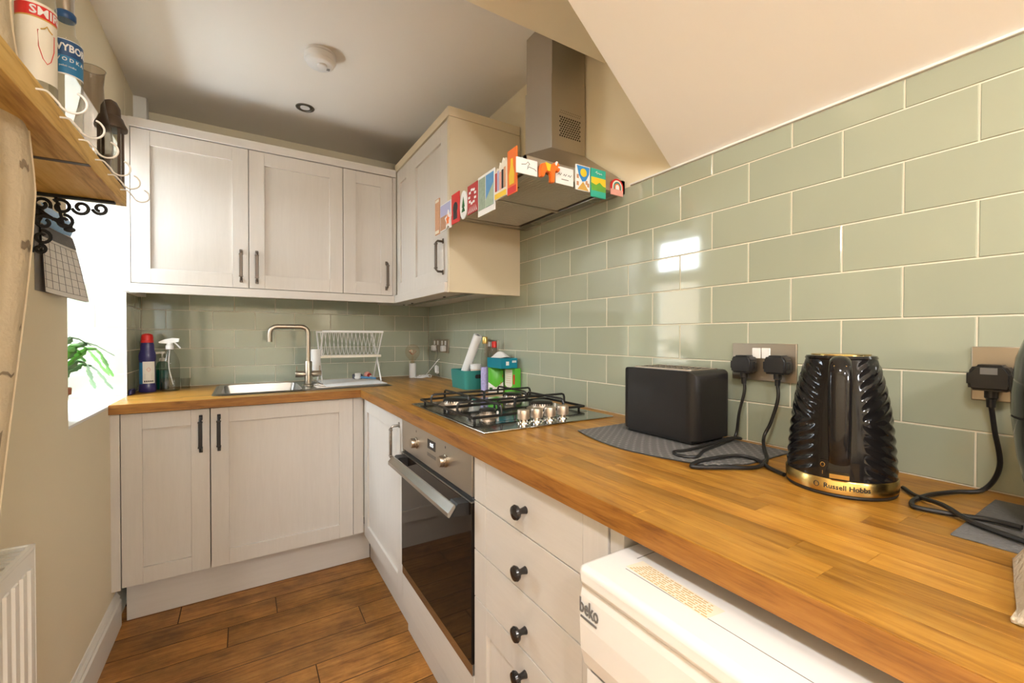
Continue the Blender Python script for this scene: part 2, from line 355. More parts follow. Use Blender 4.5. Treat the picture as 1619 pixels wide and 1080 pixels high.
# window
w1=struct('window_1',MB().box(-1.90,-1.84,YN,-0.88,0.90,ZT).box(-1.90,-1.84,YF-0.07,YF,0.90,ZT).box(-1.90,-1.84,-0.88,YF-0.07,0.90,0.95).box(-1.90,-1.84,-0.88,YF-0.07,ZT-0.03,ZT).box(-1.90,-1.84,-0.88,YF-0.07,1.63,1.68),'white_paint','white framed kitchen window with a fanlight above a casement')
part('sill',MB().box(-1.86,XL+0.0005,YN,YF,0.897,0.907,0.002),'white_paint',w1)
def sash(nm,z0,z1):
    a0,a1,f=-0.885,YF-0.065,0.05
    part(nm,MB().box(-1.885,-1.83,a0,a0+f,z0,z1,0.004).box(-1.885,-1.83,a1-f,a1,z0,z1,0.004).box(-1.885,-1.83,a0+f-0.003,a1-f+0.003,z0,z0+0.035,0.004).box(-1.885,-1.83,a0+f-0.003,a1-f+0.003,z1-0.03,z1,0.004),'white_paint',w1)
    part('pane',MB().box(-1.867,-1.863,a0+f-0.01,a1-f+0.01,z0+0.025,z1-0.02),'pane_glass',w1)
sash('casement_frame',0.945,1.635); sash('fanlight_frame',1.675,1.978)
hd=part('handle',MB().box(-1.83,-1.818,-0.45,-0.425,1.23,1.30,0.004).tube([(-1.82,-0.437,1.27),(-1.79,-0.437,1.27),(-1.79,-0.437,1.17)],0.007),'white_plastic',w1)
# ceilings, beam
struct('ceiling',MB().box(-1.95,0.12,-1.726,0.12,2.335,2.45),'ceil','flat plaster ceiling over the sink end')
struct('trim_3',MB().box(-1.95,0.008,-2.02,-1.726,2.161,2.85),'cream','boxed beam across the kitchen ceiling')
struct('ceiling.001',MB().prism([(0.008,1.6835),(-1.26,2.755),(-1.26,2.85),(0.008,2.85)],'y',-6.4,-2.02),'ceil','sloping plaster ceiling above the tiles')
struct('ceiling.002',MB().box(-2.75,-1.26,-6.4,-2.02,2.755,2.85),'ceil','flat ceiling behind the camera')
# rest of the room behind the camera
struct('wall_left.001',MB().box(-2.75,-1.95,-2.5,-2.4,0,2.85),'cream')
struct('wall_left.002',MB().box(-2.85,-2.75,-6.45,-2.4,0,2.85),'cream')
struct('wall_rear',MB().box(-2.75,-2.62,-6.5,-6.4,0,2.85).box(-1.82,0.12,-6.5,-6.4,0,2.85).box(-2.62,-1.82,-6.5,-6.4,2.1,2.85),'cream')
m=MB().box(-2.62,-2.37,-6.47,-6.42,0,2.1).box(-2.07,-1.82,-6.47,-6.42,0,2.1).box(-2.37,-2.07,-6.47,-6.42,0,1.12).box(-2.37,-2.07,-6.47,-6.42,1.72,2.1).box(-2.235,-2.205,-6.465,-6.425,1.12,1.72).box(-2.37,-2.07,-6.465,-6.425,1.405,1.435)
d1=struct('door_1',m,'white_paint','white back door with four small panes')
for x0,x1 in ((-2.37,-2.235),(-2.205,-2.07)):
    for z0,z1 in ((1.12,1.405),(1.435,1.72)): part('pane',MB().box(x0,x1,-6.448,-6.442,z0,z1),'dimmed_pane',d1)  # dark tint added to dim the daylight and its reflection in the tiles
part('handle',MB().box(-1.90,-1.86,-6.42,-6.414,0.95,1.15,0.002).tube([(-1.88,-6.42,1.06),(-1.88,-6.375,1.06),(-1.99,-6.375,1.06)],0.008),'chrome',d1)
# skirting board on the left wall
struct('baseboard_left',MB().prism([(XL,0),(XL+0.017,0),(XL+0.017,0.105),(XL+0.012,0.112),(XL+0.013,0.120),(XL+0.007,0.130),(XL+0.003,0.140),(XL,0.141)],'y',-2.5,-0.56),'gloss_white')
# ================================================================ CABINETS
YD=-0.63; XD=-0.585     # door faces of the sink run and the hob run
def obox(mb,o,F,a0,a1,z0,z1,d0,d1,b=0):
    """box in a front plane: a along the run, d depth behind the face F"""
    if o=='y': return mb.box(a0,a1,F+d0,F+d1,z0,z1,b)
    return mb.box(F+d0,F+d1,a0,a1,z0,z1,b)
def shaker(cab,o,F,a0,a1,z0,z1,fw=0.065,name='door',m='cabinet',th=0.02,fa=None):
    a0,a1=sorted((a0,a1)); q=MB(); b=0.0012; fa=fa or (fw,fw)
    obox(q,o,F,a0,a0+fa[0],z0,z1,0,th,b); obox(q,o,F,a1-fa[1],a1,z0,z1,0,th,b)
    obox(q,o,F,a0+fa[0],a1-fa[1],z0,z0+fw,0,th,b); obox(q,o,F,a0+fa[0],a1-fa[1],z1-fw,z1,0,th,b)
    d=part(name,q,m,cab)
    part('panel',obox(MB(),o,F,a0+fa[0]-0.002,a1-fa[1]+0.002,z0+fw-0.002,z1-fw+0.002,0.0095,0.0175),m,d)
    return d
def bow(par,o,F,a,z0,z1,m='bronze',off=0.030):
    def P(d,z,da=0): return (a+da,F-d,z) if o=='y' else (F-d,a+da,z)
    q=MB(); r=0.0052
    q.tube([P(0,z1-0.012),P(off-0.008,z1-0.012),P(off,z1-0.020),P(off,z0+0.020),P(off-0.008,z0+0.012),P(0,z0+0.012)],r,8)
    for z in (z1-0.010,z0+0.010): obox(q,o,F,a-0.0065,a+0.0065,z-0.011,z+0.011,-0.004,0.0005,0.002)
    hb=part('handle',q,m,par)
    q2=MB(); obox(q2,o,F,a-0.007,a+0.007,z0+0.022,z1-0.022,-off-0.005,-off+0.004,0.002)
    for z in (z1-0.026,z0+0.026): obox(q2,o,F,a-0.0085,a+0.0085,z-0.003,z+0.003,-off-0.0065,-off+0.005,0.001)
    part('grip',q2,m,hb)
ZB,ZTOP=0.180,0.868
# sink run
c=thing('base_cabinet','narrow pale cabinet below the worktop beside the left wall','cabinet',(-1.37,-0.3,0.0))
part('carcass',MB().box(-1.516,-1.226,-0.608,-0.01,0.182,0.8715),'carcass',c)
part('filler',MB().box(XL,-1.5165,YD,-0.6,0.172,0.8715,0.001),'cabinet',c)
d=shaker(c,'y',YD,-1.5135,-1.2258,ZB,ZTOP); bow(d,'y',YD,-1.2565,0.684,0.842,'black_matt')
c=thing('base_cabinet','wide pale cabinet under the sink','cabinet',(-0.93,-0.3,0.0))
part('carcass',MB().box(-1.222,-0.637,-0.608,-0.01,0.182,0.72).box(-1.222,-1.2,-0.608,-0.01,0.72,0.8715).box(-0.66,-0.637,-0.608,-0.01,0.72,0.8715),'carcass',c)
part('filler',MB().box(-0.6362,-0.5862,YD+0.003,-0.6,0.180,0.8715,0.001),'cabinet',c)
d=shaker(c,'y',YD,-1.2222,-0.6382,ZB,ZTOP); bow(d,'y',YD,-1.1925,0.682,0.840,'black_matt')
solo('plinth',MB().box(-1.5162,-0.536,-0.5375,-0.52,0.001,0.179,0.001),'cabinet_hx','pale plinth board under the sink cabinets','plinth')
# hob run
c=thing('base_cabinet','pale corner cabinet left of the oven','cabinet',(-0.3,-0.95,0))
part('carcass',MB().box(-0.563,-0.02,-1.255,-0.64,0.182,0.8715),'carcass',c)
d=shaker(c,'x',XD,-1.2592,-0.632,0.17,ZTOP); bow(d,'x',XD,-1.222,0.690,0.842,'steel_dark',0.034)
solo('plinth',MB().box(-0.5335,-0.515,-1.2,-0.539,0.001,0.168,0.001),'cabinet_h','pale plinth board under the corner cabinet left of the oven','plinth')
solo('plinth',MB().box(-0.545,-0.527,-2.3605,-1.2015,0.001,0.15,0.001),'cabinet_h','pale plinth board under the oven and drawers','plinth')
c=thing('drawer_unit','pale drawer unit with four black knobs','drawer unit',(-0.3,-2.12,0))
part('carcass',MB().box(-0.563,-0.02,-2.357,-1.872,0.155,0.8715),'carcass',c)
def knob(par,y,z):
    prof=[(0.0085,0),(0.0075,0.004),(0.006,0.012),(0.0075,0.017),(0.0145,0.021),(0.0165,0.026),(0.0145,0.0305),(0.008,0.033),(0.001,0.0335)]
    part('knob',MB().lathe([(r,-h) for r,h in prof],(XD,y,z),20,'x'),'black_knob',par)
for z0,z1 in ((0.7495,ZTOP),(0.622,0.7465),(0.496,0.619)):
    q=obox(MB(),'x',XD,-2.2945,-1.9315,z0,z1,0.0003,0.02,0.0006); d=part('drawer',q,'cabinet_h',c)
    for a0,a1 in ((-2.3575,-2.2952),(-1.9308,-1.8685)): part('stile',obox(MB(),'x',XD,a0,a1,z0,z1,0,0.02,0.0008),'cabinet',d)
    knob(d,-2.111,(0.804,0.674,0.5435)[(z0<0.7)+(z0<0.55)])
d=shaker(c,'x',XD,-2.3575,-1.8685,0.153,0.493,name='drawer'); knob(d,-2.111,0.448)
part('end_panel',MB().box(XD+0.002,-0.02,-2.392,-2.3615,0.0,0.8715,0.001),'cabinet',c)
# ---------------------------------------------------------------- worktop: every stave a piece
wt=thing('worktop','l-shaped oak block worktop of glued staves','worktop',(-0.3,-1.5,0.872))
XF,YFT=-0.604,-0.652
part('core',MB().box(XF,-0.0005,-3.42,-0.0005,0.8725,0.9015).box(XL+0.0005,-1.2,YFT,-0.0005,0.8725,0.9015).box(-0.84,XF,YFT,-0.0005,0.8725,0.9015).box(-1.2,-0.84,YFT,-0.53,0.8725,0.9015).box(-1.2,-0.84,-0.11,-0.0005,0.8725,0.9015),'oak_core',wt)
part('edge_band',MB().box(XF-0.0012,XF-0.0001,-3.42,YFT-0.0012,0.8725,0.9092,0.0005),'oak_core',wt); part('edge_band',MB().box(XL+0.0005,XF-0.0012,YFT-0.0012,YFT-0.0001,0.8725,0.9092,0.0005),'oak_edge',wt)
sw=(0-XF)/14
for i in range(14):
    x0=XF+i*sw; y=-0.0005; off=R.uniform(0.1,0.5); ys=[y]
    y-=off
    while y>-3.3: ys.append(y); y-=R.uniform(0.28,0.55)
    ys.append(-3.42)
    for a,b in zip(ys,ys[1:]):
        piece('stave',(sw-0.0003,a-b-0.0003,0.0085),'z','oak_y',wt,(x0+sw/2-(0.0005 if i==13 else 0),(a+b)/2,0.9015),b=0.0003)
nb=15; sh=(-0.0005-YFT)/nb
for i in range(nb):
    y0=YFT+i*sh; y1=y0+sh; x=XL+0.0005; xs=[x]; x+=R.uniform(0.1,0.4)
    while x<XF-0.08: xs.append(x); x+=R.uniform(0.28,0.55)
    xs.append(XF)
    for a,b in zip(xs,xs[1:]):
        segs=[(a,b)]
        if y1>-0.53 and y0<-0.11:   # cut round the sink bowl
            segs=[(p,q) for p,q in ((a,min(b,-1.2)),(max(a,-0.84),b)) if q-p>0.004]
        for p,q in segs: piece('stave',(q-p-0.0003,sh-0.0003,0.0085),'z','oak_x',wt,((p+q)/2,(y0+y1)/2,0.9015),b=0.0003)
# ---------------------------------------------------------------- wall cabinets
YU=-0.44; XU=-0.357; UB,UT=1.4095,2.0755
c=thing('wall_cabinet','pale double wall cabinet above the sink','cabinet',(-1.08,-0.2,1.41))
part('carcass',MB().box(-1.5105,-0.648,-0.417,-0.01,1.40,2.078),'carcass',c)
part('filler',MB().box(XL+0.0005,-1.5115,YU,-0.10,1.372,2.118,0.001),'cabinet',c)
d=shaker(c,'y',YU,-1.5095,-1.0785,UB,UT); bow(d,'y',YU,-1.1095,1.436,1.592)
d=shaker(c,'y',YU,-1.0755,-0.648,UB,UT); bow(d,'y',YU,-1.0445,1.433,1.592)
c=thing('wall_cabinet','narrow pale wall cabinet between the double and corner cabinets','cabinet',(-0.51,-0.2,1.41))
part('carcass',MB().box(-0.645,-0.36,-0.417,-0.01,1.40,2.078),'carcass',c)
d=shaker(c,'y',YU,-0.6455,-0.382,UB,UT); bow(d,'y',YU,-0.4163,1.4375,1.598)
part('filler',MB().box(-0.380,-0.3585,YU+0.004,-0.40,1.405,2.078,0.0008),'cabinet',c)
solo('cornice',MB().box(-1.5165,-0.3605,YU-0.006,-0.02,2.0788,2.119,0.002),'cabinet_hx','pale cornice strip on top of the sink wall cabinets','cornice')
solo('pelmet',MB().box(-1.5165,-0.372,YU-0.004,YU+0.016,1.367,1.4065,0.0015),'cabinet_hx','pale pelmet strip under the sink wall cabinets','pelmet')
c=thing('wall_cabinet','tall pale corner wall cabinet beside the extractor hood','cabinet',(-0.18,-0.8,1.41))
part('carcass',MB().box(-0.336,-0.002,-1.16,-0.42,1.40,2.106),'carcass',c)
q=MB(); F=XU; z0,z1=1.413,2.105
for a0,a1,b0,b1 in ((-1.160,-1.087,z0,z1),(-0.500,-0.444,z0,z1),(-0.757,-0.607,z0,z1),(-1.087,-0.757,z0,z0+0.064),(-1.087,-0.757,z1-0.073,z1),(-0.607,-0.5,z0,z0+0.064),(-0.607,-0.5,z1-0.073,z1)): obox(q,'x',F,a0,a1,b0,b1,0,0.02,0.001)
d=part('door',q,'cabinet',c)
for a0,a1 in ((-1.089,-0.755),(-0.609,-0.498)): part('panel',obox(MB(),'x',F,a0,a1,z0+0.06,z1-0.07,0.0095,0.0175),'cabinet',d)
bow(d,'x',F,-1.1165,1.448,1.604,'bronze',0.034)
part('side_panel',MB().box(-0.358,-0.0005,-1.183,-1.163,1.3665,2.110,0.001),'side_panel',c)
part('underside',MB().box(-0.350,-0.0005,-1.162,-0.0,1.384,1.3995),'carcass',c)
solo('cornice',MB().box(-0.362,-0.001,-1.184,-0.42,2.1115,2.152,0.002),'side_panel','pale cornice strip on the tall corner wall cabinet','cornice')
solo('pelmet',MB().box(-0.371,-0.352,-1.162,-0.4445,1.367,1.4105,0.0015),'cabinet_h','pale pelmet strip under the tall corner wall cabinet','pelmet')
ul=thing('undercabinet_light','slim metal light strip fixed under the corner wall cabinet','light',(-0.15,-0.8,1.379))
part('strip',MB().box(-0.2,-0.16,-1.1,-0.15,1.379,1.3835,0.001),'steel',ul)
for y in (-0.2,-0.36,-0.85): part('fixing',MB().lathe([(0.006,1.374),(0.008,1.3785)],(-0.24,y,0),12),'black_matt',ul)
# ================================================================ APPLIANCES
def spline(pts,n=8):
    P=[Vector(p) for p in pts]; P=[2*P[0]-P[1]]+P+[2*P[-1]-P[-2]]; out=[]
    for i in range(1,len(P)-2):
        for k in range(n):
            t=k/n; a,b,c,d=P[i-1:i+3]
            out.append(0.5*((2*b)+(c-a)*t+(2*a-5*b+4*c-d)*t*t+(3*b-a-3*c+d)*t**3))
    out.append(P[-2]); return out
# ---- oven
ov=thing('oven','built-in steel and black glass oven','oven',(-0.3,-1.562,0.27))
part('casing',MB().box(-0.57,-0.05,-1.855,-1.269,0.285,0.862),'steel_dark',ov)
part('control_panel',MB().box(-0.588,-0.571,-1.8605,-1.2635,0.752,0.8685,0.0015),'brushed',ov)
for y in (-1.425,-1.682):
    k=part('knob',MB().lathe([(0.020,0),(0.020,-0.004),(0.0172,-0.005),(0.0168,-0.019),(0.0155,-0.0215),(0.001,-0.022)],(-0.588,y,0.806),24,'x'),'nickel',ov)
    part('ring',MB().lathe([(0.0172,-0.010),(0.0176,-0.0105),(0.0176,-0.012),(0.0172,-0.0125)],(-0.588,y,0.806),24,'x',cap=False),'steel_dark',k)
    part('pointer',MB().box(-0.5885,-0.5878,y-0.0022,y+0.0022,0.842,0.849),'black_matt',ov)
dsp=part('display',MB().box(-0.5888,-0.5875,-1.6035,-1.535,0.8125,0.8425,0.0003),'black_gloss',ov)
part('digits',text_mb('8:15',0.017,lambda x,y,d:(-0.589-d*0.2,-1.573-x,0.8275+y),0.0006,bold=0.0002),'display_digit',dsp)
part('button_strip',MB().box(-0.5884,-0.5876,-1.606,-1.532,0.787,0.797).box(-0.589,-0.5876,-1.606,-1.532,0.7965,0.7978),'steel_dark',ov)
part('seal',MB().box(-0.578,-0.571,-1.8605,-1.2635,0.736,0.751),'black_matt',ov)
dr=part('door',MB().box(-0.590,-0.571,-1.8605,-1.2635,0.306,0.735,0.0015),'oven_glass',ov)
part('door_top_edge',MB().box(-0.5905,-0.5715,-1.8605,-1.2635,0.7352,0.740,0.001),'steel_dark',dr)
part('bottom_trim',MB().box(-0.5875,-0.571,-1.8605,-1.2635,0.2735,0.305,0.001),'steel',ov)
hb=MB().prism([(-0.650,0.706),(-0.646,0.704),(-0.629,0.728),(-0.630,0.735),(-0.634,0.735),(-0.650,0.717)],'y',-1.845,-1.295)
h=part('handle',hb,'steel',dr)
for a,b in ((-1.845,-1.80),(-1.338,-1.293)): part('handle_bracket',MB().prism([(-0.641,0.706),(-0.590,0.700),(-0.590,0.7345),(-0.622,0.7365)],'y',a,b),'black_matt',h)
solo('oven_base_panel',MB().box(XD,-0.565,-1.8655,-1.2615,0.153,0.272,0.0015),'cabinet_h','pale infill panel directly beneath the oven','panel')
# ---- washing machine
wm=thing('washing_machine','white freestanding washing machine under the worktop','washing machine',(-0.4,-2.7,0))
part('body',MB().box(-0.664,-0.03,-2.985,-2.402,0.02,0.812,0.004),'appliance',wm)
lid=part('lid',MB().box(-0.684,-0.03,-2.989,-2.396,0.814,0.8455,0.010,3),'appliance',wm)
part('lid_groove',MB().box(-0.6,-0.55,-2.435,-2.4338,0.8453,0.8457).box(-0.636,-0.635,-2.95,-2.445,0.8453,0.8457),'grey_text',lid)
q=MB(); prof=[(-0.664,0.69),(-0.672,0.695),(-0.679,0.72),(-0.681,0.76),(-0.679,0.80),(-0.676,0.8125),(-0.664,0.8125)]
q.prism(prof,'y',-2.987,-2.399); pn=part('control_panel',q,'appliance',wm)
part('lettering',text_mb('beko',0.030,lambda x,y,d:(-0.6815-d,-2.4185-x*0.66,0.7855+y),0.0004,bold=0.0005),'grey_text',pn)
part('underline',MB().box(-0.6822,-0.6808,-2.4345,-2.4015,0.769,0.7715),'grey_text',pn)
q=MB()
def wfront(u,v):
    y=-2.985+u*0.583; z=0.10+v*0.588; b=0.03*math.sin(PI*v)*math.sin(PI*u)**0.5
    return (-0.665-0.004-b,y,z)
part('front',q.grid(wfront,14,14),'appliance',wm)
part('door_ring',MB().lathe([(0.19,0),(0.185,-0.03),(0.15,-0.045),(0.14,-0.03)],(-0.685,-2.69,0.42),36,'x',cap=False),'white_plastic',wm)
part('door_glass',MB().lathe([(0.14,-0.03),(0.10,-0.05),(0.05,-0.058),(0.001,-0.06)],(-0.685,-2.69,0.42),36,'x',cap=False),'oven_glass',wm)
st=part('energy_sticker',MB().add([(-0.631,-2.441,0.8459),(-0.599,-2.444,0.8459),(-0.606,-2.577,0.8459),(-0.638,-2.573,0.8459)],[(0,3,2,1)],False),'sticker',lid)
q=MB()
for k in range(7):
    x=-0.6295+0.0042*k; y=-2.447-0.002*k
    while y>-2.565:
        l_=R.uniform(0.003,0.012); q.box(x-0.0006*k*0-(2.447+y)*-0.055,x-(2.447+y)*-0.055+0.0016,y-l_,y,0.8461,0.8463); y-=l_+R.uniform(0.0012,0.004)
part('print',q,'sticker_ink',st)
# ---- hob
hb=thing('gas_hob','four-burner steel gas hob set in the worktop','hob',(-0.3,-1.545,WZ+0.0003))
part('plate',MB().box(-0.545,-0.060,-1.846,-1.245,WZ+0.0003,WZ+0.0055,0.002),'hob_steel',hb)
part('well',MB().box(-0.525,-0.075,-1.735,-1.265,WZ+0.0056,WZ+0.0062),'hob_steel',hb)
zt=WZ+0.006
for x,y,r in ((-0.412,-1.372,0.047),(-0.425,-1.645,0.026),(-0.175,-1.60,0.038),(-0.150,-1.355,0.038)):
    b=part('burner',MB().lathe([(r*1.5,zt),(r*1.35,zt+0.004),(r*1.02,zt+0.006),(r,zt+0.017),(r*0.97,zt+0.019)],(x,y,0),32),'rose_steel',hb)
    part('cap',MB().lathe([(r*0.9,zt+0.019),(r*1.04,zt+0.020),(r*1.05,zt+0.0235),(r*0.9,zt+0.027),(0.001,zt+0.028)],(x,y,0),32),'enamel',b)
    q=MB()
    for i in range(28):
        a=2*PI*i/28; q.box(x+r*1.01*math.cos(a)-0.0012,x+r*1.01*math.cos(a)+0.0012,y+r*1.01*math.sin(a)-0.0012,y+r*1.01*math.sin(a)+0.0012,zt+0.013,zt+0.020)
    part('flame_ports',q,'black_matt',b,kind='stuff')
    part('spark_plug',MB().lathe([(0.004,zt),(0.004,zt+0.016),(0.001,zt+0.018)],(x+r*1.2,y-r*0.5,0),8),'white_matt',b)
for x in (-0.380,-0.331,-0.281,-0.229):
    k=part('knob',MB().lathe([(0.0185,zt+0.012),(0.019,zt+0.014),(0.0188,zt+0.037),(0.0175,zt+0.0395),(0.001,zt+0.040)],(x,-1.790,0),28),'rose_steel',hb)
    part('stem',MB().lathe([(0.021,zt-0.0005),(0.020,zt+0.003),(0.012,zt+0.004),(0.0115,zt+0.012)],(x,-1.790,0),24),'chrome',k)
for y0,y1 in ((-1.482,-1.262),(-1.712,-1.490)):
    g=part('pan_support',MB().tube([(-0.512,y0,zt+0.014),(-0.512,y1,zt+0.014),(-0.072,y1,zt+0.014),(-0.072,y0,zt+0.014)],0.0046,8,True),'enamel',hb)
    yc=(y0+y1)/2; q=MB(); zz=zt+0.046
    def arch(p,q2):
        (xa,ya),(xb,yb)=p,q2; dx,dy=(xb-xa),(yb-ya); l=math.hypot(dx,dy); dx/=l; dy/=l; e=0.012
        return [(xa,ya,zt+0.014),(xa,ya,zz-e),(xa+dx*e*0.3,ya+dy*e*0.3,zz-e*0.3),(xa+dx*e,ya+dy*e,zz),(xb-dx*e,yb-dy*e,zz),(xb-dx*e*0.3,yb-dy*e*0.3,zz-e*0.3),(xb,yb,zz-e),(xb,yb,zt+0.014)]
    for xc in (-0.412,-0.165): q.tube(arch((xc,y0),(xc,y1)),0.0042,8)
    q.tube(arch((-0.512,yc),(-0.29,yc)),0.0042,8); q.tube(arch((-0.292,yc),(-0.072,yc)),0.0042,8)
    part('bars',q,'enamel',g)
    q=MB()
    for x in (-0.5,-0.3,-0.085):
        for y in (y0+0.012,y1-0.012): q.lathe([(0.004,zt),(0.005,zt+0.012)],(x,y,0),8)
    part('feet',q,'rubber',g)
# ---- extractor hood
ho=thing('extractor_hood','steel chimney extractor hood over the gas hob','extractor hood',(-0.2,-1.535,1.655))
ya,yb,xh=-1.835,-1.232,-0.407
q=MB().box(xh,xh+0.008,ya,yb,1.6595,1.702).box(xh,-0.0005,ya,ya+0.008,1.6595,1.702).box(xh,-0.0005,yb-0.008,yb,1.6595,1.702).box(-0.02,-0.0005,ya,yb,1.6595,1.702)
bt=[(xh,ya,1.702),(-0.0005,ya,1.702),(-0.0005,yb,1.702),(xh,yb,1.702)]; tp=[(-0.158,-1.634,1.856),(-0.0005,-1.634,1.856),(-0.0005,-1.464,1.856),(-0.158,-1.464,1.856)]
q.add(bt+tp,[(0,1,5,4),(1,2,6,5),(2,3,7,6),(3,0,4,7)],False)
cn=part('canopy',q,'brushed',ho)
part('underside',MB().box(xh+0.006,-0.01,ya+0.006,yb-0.006,1.672,1.676),'steel_dark',ho)
part('inner_frame',MB().box(-0.385,-0.365,ya+0.012,yb-0.012,1.6605,1.673,0.002).box(-0.365,-0.055,-1.543,-1.529,1.6605,1.673,0.002).box(-0.365,-0.055,ya+0.012,ya+0.045,1.661,1.673).box(-0.365,-0.055,yb-0.035,yb-0.012,1.661,1.673),'brushed',ho)
for a,b in ((-1.788,-1.546),(-1.526,-1.270)):
    f=part('grease_filter',MB().box(-0.362,-0.070,a,b,1.665,1.671,0.001),'filter_mesh',ho); q=MB()
    n=34
    for i in range(n):      # pressed ridges of the filter sheet
        x=-0.358+0.285*i/(n-1); q.box(x-0.0016,x+0.0016,a+0.004,b-0.004,1.6636,1.6652)
    part('ridges',q,'filter_mesh',f,kind='stuff')
    part('catch',MB().box(-0.35,-0.332,(a+b)/2-0.025,(a+b)/2+0.012,1.6622,1.6648,0.001),'black_matt',f)
part('lamp_bar',MB().box(-0.055,-0.012,ya+0.012,yb-0.012,1.6605,1.673,0.003),'steel_dark',ho)
for y in (-1.72,-1.36): part('lamp_lens',MB().lathe([(0.018,1.6592),(0.022,1.6605)],(-0.033,y,0),20),'steel',ho)
part('switch',MB().box(xh-0.003,xh+0.012,-1.64,-1.47,1.640,1.6592,0.002),'black_matt',ho)
ch=part('chimney',MB().box(-0.158,-0.0005,-1.634,-1.464,1.8563,2.12,0.0008),'brushed',ho)
part('upper_sleeve',MB().box(-0.1545,-0.0005,-1.631,-1.467,2.12,2.3345,0.0008),'brushed',ch)
q=MB()
for j in range(9):
    for i in range(10):
        x=-0.1195+0.0103*i+(0.005 if j%2 else 0); z=1.9085+0.0085*j
        if x>-0.024: continue
        q.lathe([(0.0035,-1.6343),(0.0035,-1.6338)],(x,0,z),8,'y')
for i in range(12): q.lathe([(0.0016,-1.6343),(0.0016,-1.6338)],(-0.119+0.0083*i,0,1.992),6,'y').lathe([(0.0016,-1.6343),(0.0016,-1.6338)],(-0.115+0.0083*i,0,2.0),6,'y')
part('vent_hole_discs',q,'gap_shade',ch,kind='stuff')  # flat dark discs painted as the shade in the vent holes
# ---- fridge magnets stuck to the hood
xm=xh-0.0005
def fm(label,m,y0,y1,z0,z1,name='magnet',base='white_matt',t=0.004,shape=None):
    """magnet lying on the hood's front rim (facing the room)"""
    o=thing(name,label,'magnet',(xm,(y0+y1)/2,z0),'souvenir magnets on the hood')
    part('card',shape or MB().box(xm-t,xm,y0,y1,z0,z1,0.001),base,o); return o
def fr(y0,y1,z0,z1,t=0.0045): return MB().box(xm-t-0.0006,xm-t+0.0006,y0,y1,z0,z1)
# far to near along the front
o=fm('narrow beige and orange magnet at the far end of the hood front','x',-1.205,-1.158,1.602,1.750,base='brick_photo'); part('border',fr(-1.2,-1.163,1.735,1.746,0.004).box(xm-0.0052,xm-0.004,-1.2,-1.163,1.606,1.618),'sticker',o)
o=fm('square magnet with blue sky over orange rooftops','x',-1.322,-1.214,1.604,1.712); part('sky',fr(-1.318,-1.218,1.662,1.708,0.004),'lilac',o); part('roofs',fr(-1.318,-1.218,1.608,1.662,0.004),'brick_photo',o)
q=MB(); cx,cz=-1.305,1.655; pts=[]
for i in range(10):
    a=PI/2+i*PI/5; r=0.040 if i%2==0 else 0.022; pts.append((cx+r*math.cos(a)*0.8,cz+r*math.sin(a)-0.02))
q.prism(pts,'x',xm-0.0095,xm-0.0052); o=solo('magnet',q,'white_matt','small white and orange star-shaped magnet overlapping the rooftop magnet','magnet','souvenir magnets on the hood')
part('glow',MB().prism([(cx+(a-cx)*0.55,cz-0.02+(b-cz+0.02)*0.55) for a,b in pts],'x',xm-0.0105,xm-0.0093),'orange',o)
o=fm('plain red card magnet with a dark figure','x',-1.398,-1.328,1.610,1.724,base='red'); part('figure',MB().sphere((xm-0.004,-1.363,1.668),0.022,12,8,(0.08,1,1)).box(xm-0.0046,xm-0.0038,-1.38,-1.346,1.625,1.655),'dark_text',o)
q=MB(); q.prism([(-1.435+0.030*math.cos(2*PI*i/28),1.660+0.052*math.sin(2*PI*i/28)) for i in range(28)],'x',xm-0.004,xm); o=solo('magnet',q,'white_matt','white oval magnet with a small green tree','magnet','souvenir magnets on the hood')
part('tree',MB().prism([(-1.447,1.652),(-1.423,1.652),(-1.435,1.690)],'x',xm-0.0047,xm-0.004).box(xm-0.0047,xm-0.004,-1.437,-1.433,1.635,1.652).prism([(-1.45,1.635),(-1.42,1.635),(-1.435,1.66)],'x',xm-0.0047,xm-0.004),'green_dark',o)
o=fm('square red magnet with white lettering shapes','x',-1.548,-1.469,1.613,1.716,base='red_card'); q=MB()
for i in range(9): a=i*0.7; q.box(xm-0.0048,xm-0.004,-1.508+0.024*math.cos(a)-0.007,-1.508+0.024*math.cos(a)+0.007,1.672+0.024*math.sin(a)-0.004,1.672+0.024*math.sin(a)+0.004)
for i in range(6): q.add([(xm-0.0045,-1.545+i*0.013,1.617),(xm-0.0045,-1.540+i*0.013,1.617),(xm-0.0045,-1.532+i*0.008,1.64)],[(0,2,1)],False)
part('print',q,'white_matt',o)
o=fm('large white framed magnet with two travel photographs','x',-1.668,-1.552,1.586,1.721); part('photo',fr(-1.605,-1.557,1.606,1.712,0.004),'sea_photo',o); p2=part('photo',fr(-1.662,-1.609,1.606,1.712,0.004),'blue_photo',o); part('coast',MB().prism([(-1.662,1.606),(-1.609,1.606),(-1.609,1.63),(-1.662,1.675)],'x',xm-0.0056,xm-0.0048),'sea_photo',p2)
q=MB().prism([(-1.671,1.612),(-1.743,1.612),(-1.743,1.715),(-1.737,1.728),(-1.730,1.718),(-1.722,1.733),(-1.713,1.716),(-1.704,1.724),(-1.697,1.706),(-1.686,1.710),(-1.671,1.692)],'x',xm-0.005,xm)
o=solo('magnet',q,'bottle_label','cut-out magnet of tall town houses above a gold strip','magnet','souvenir magnets on the hood')
for i,mm in enumerate(('brick_photo','dark_text','pink','lilac','red_card')): part('house',MB().box(xm-0.0062,xm-0.005,-1.739+0.0135*i,-1.729+0.0135*i,1.638,1.70-0.004*(i%3)),mm,o)
part('strip',MB().box(xm-0.0062,xm-0.005,-1.742,-1.672,1.614,1.630),'yellow',o)
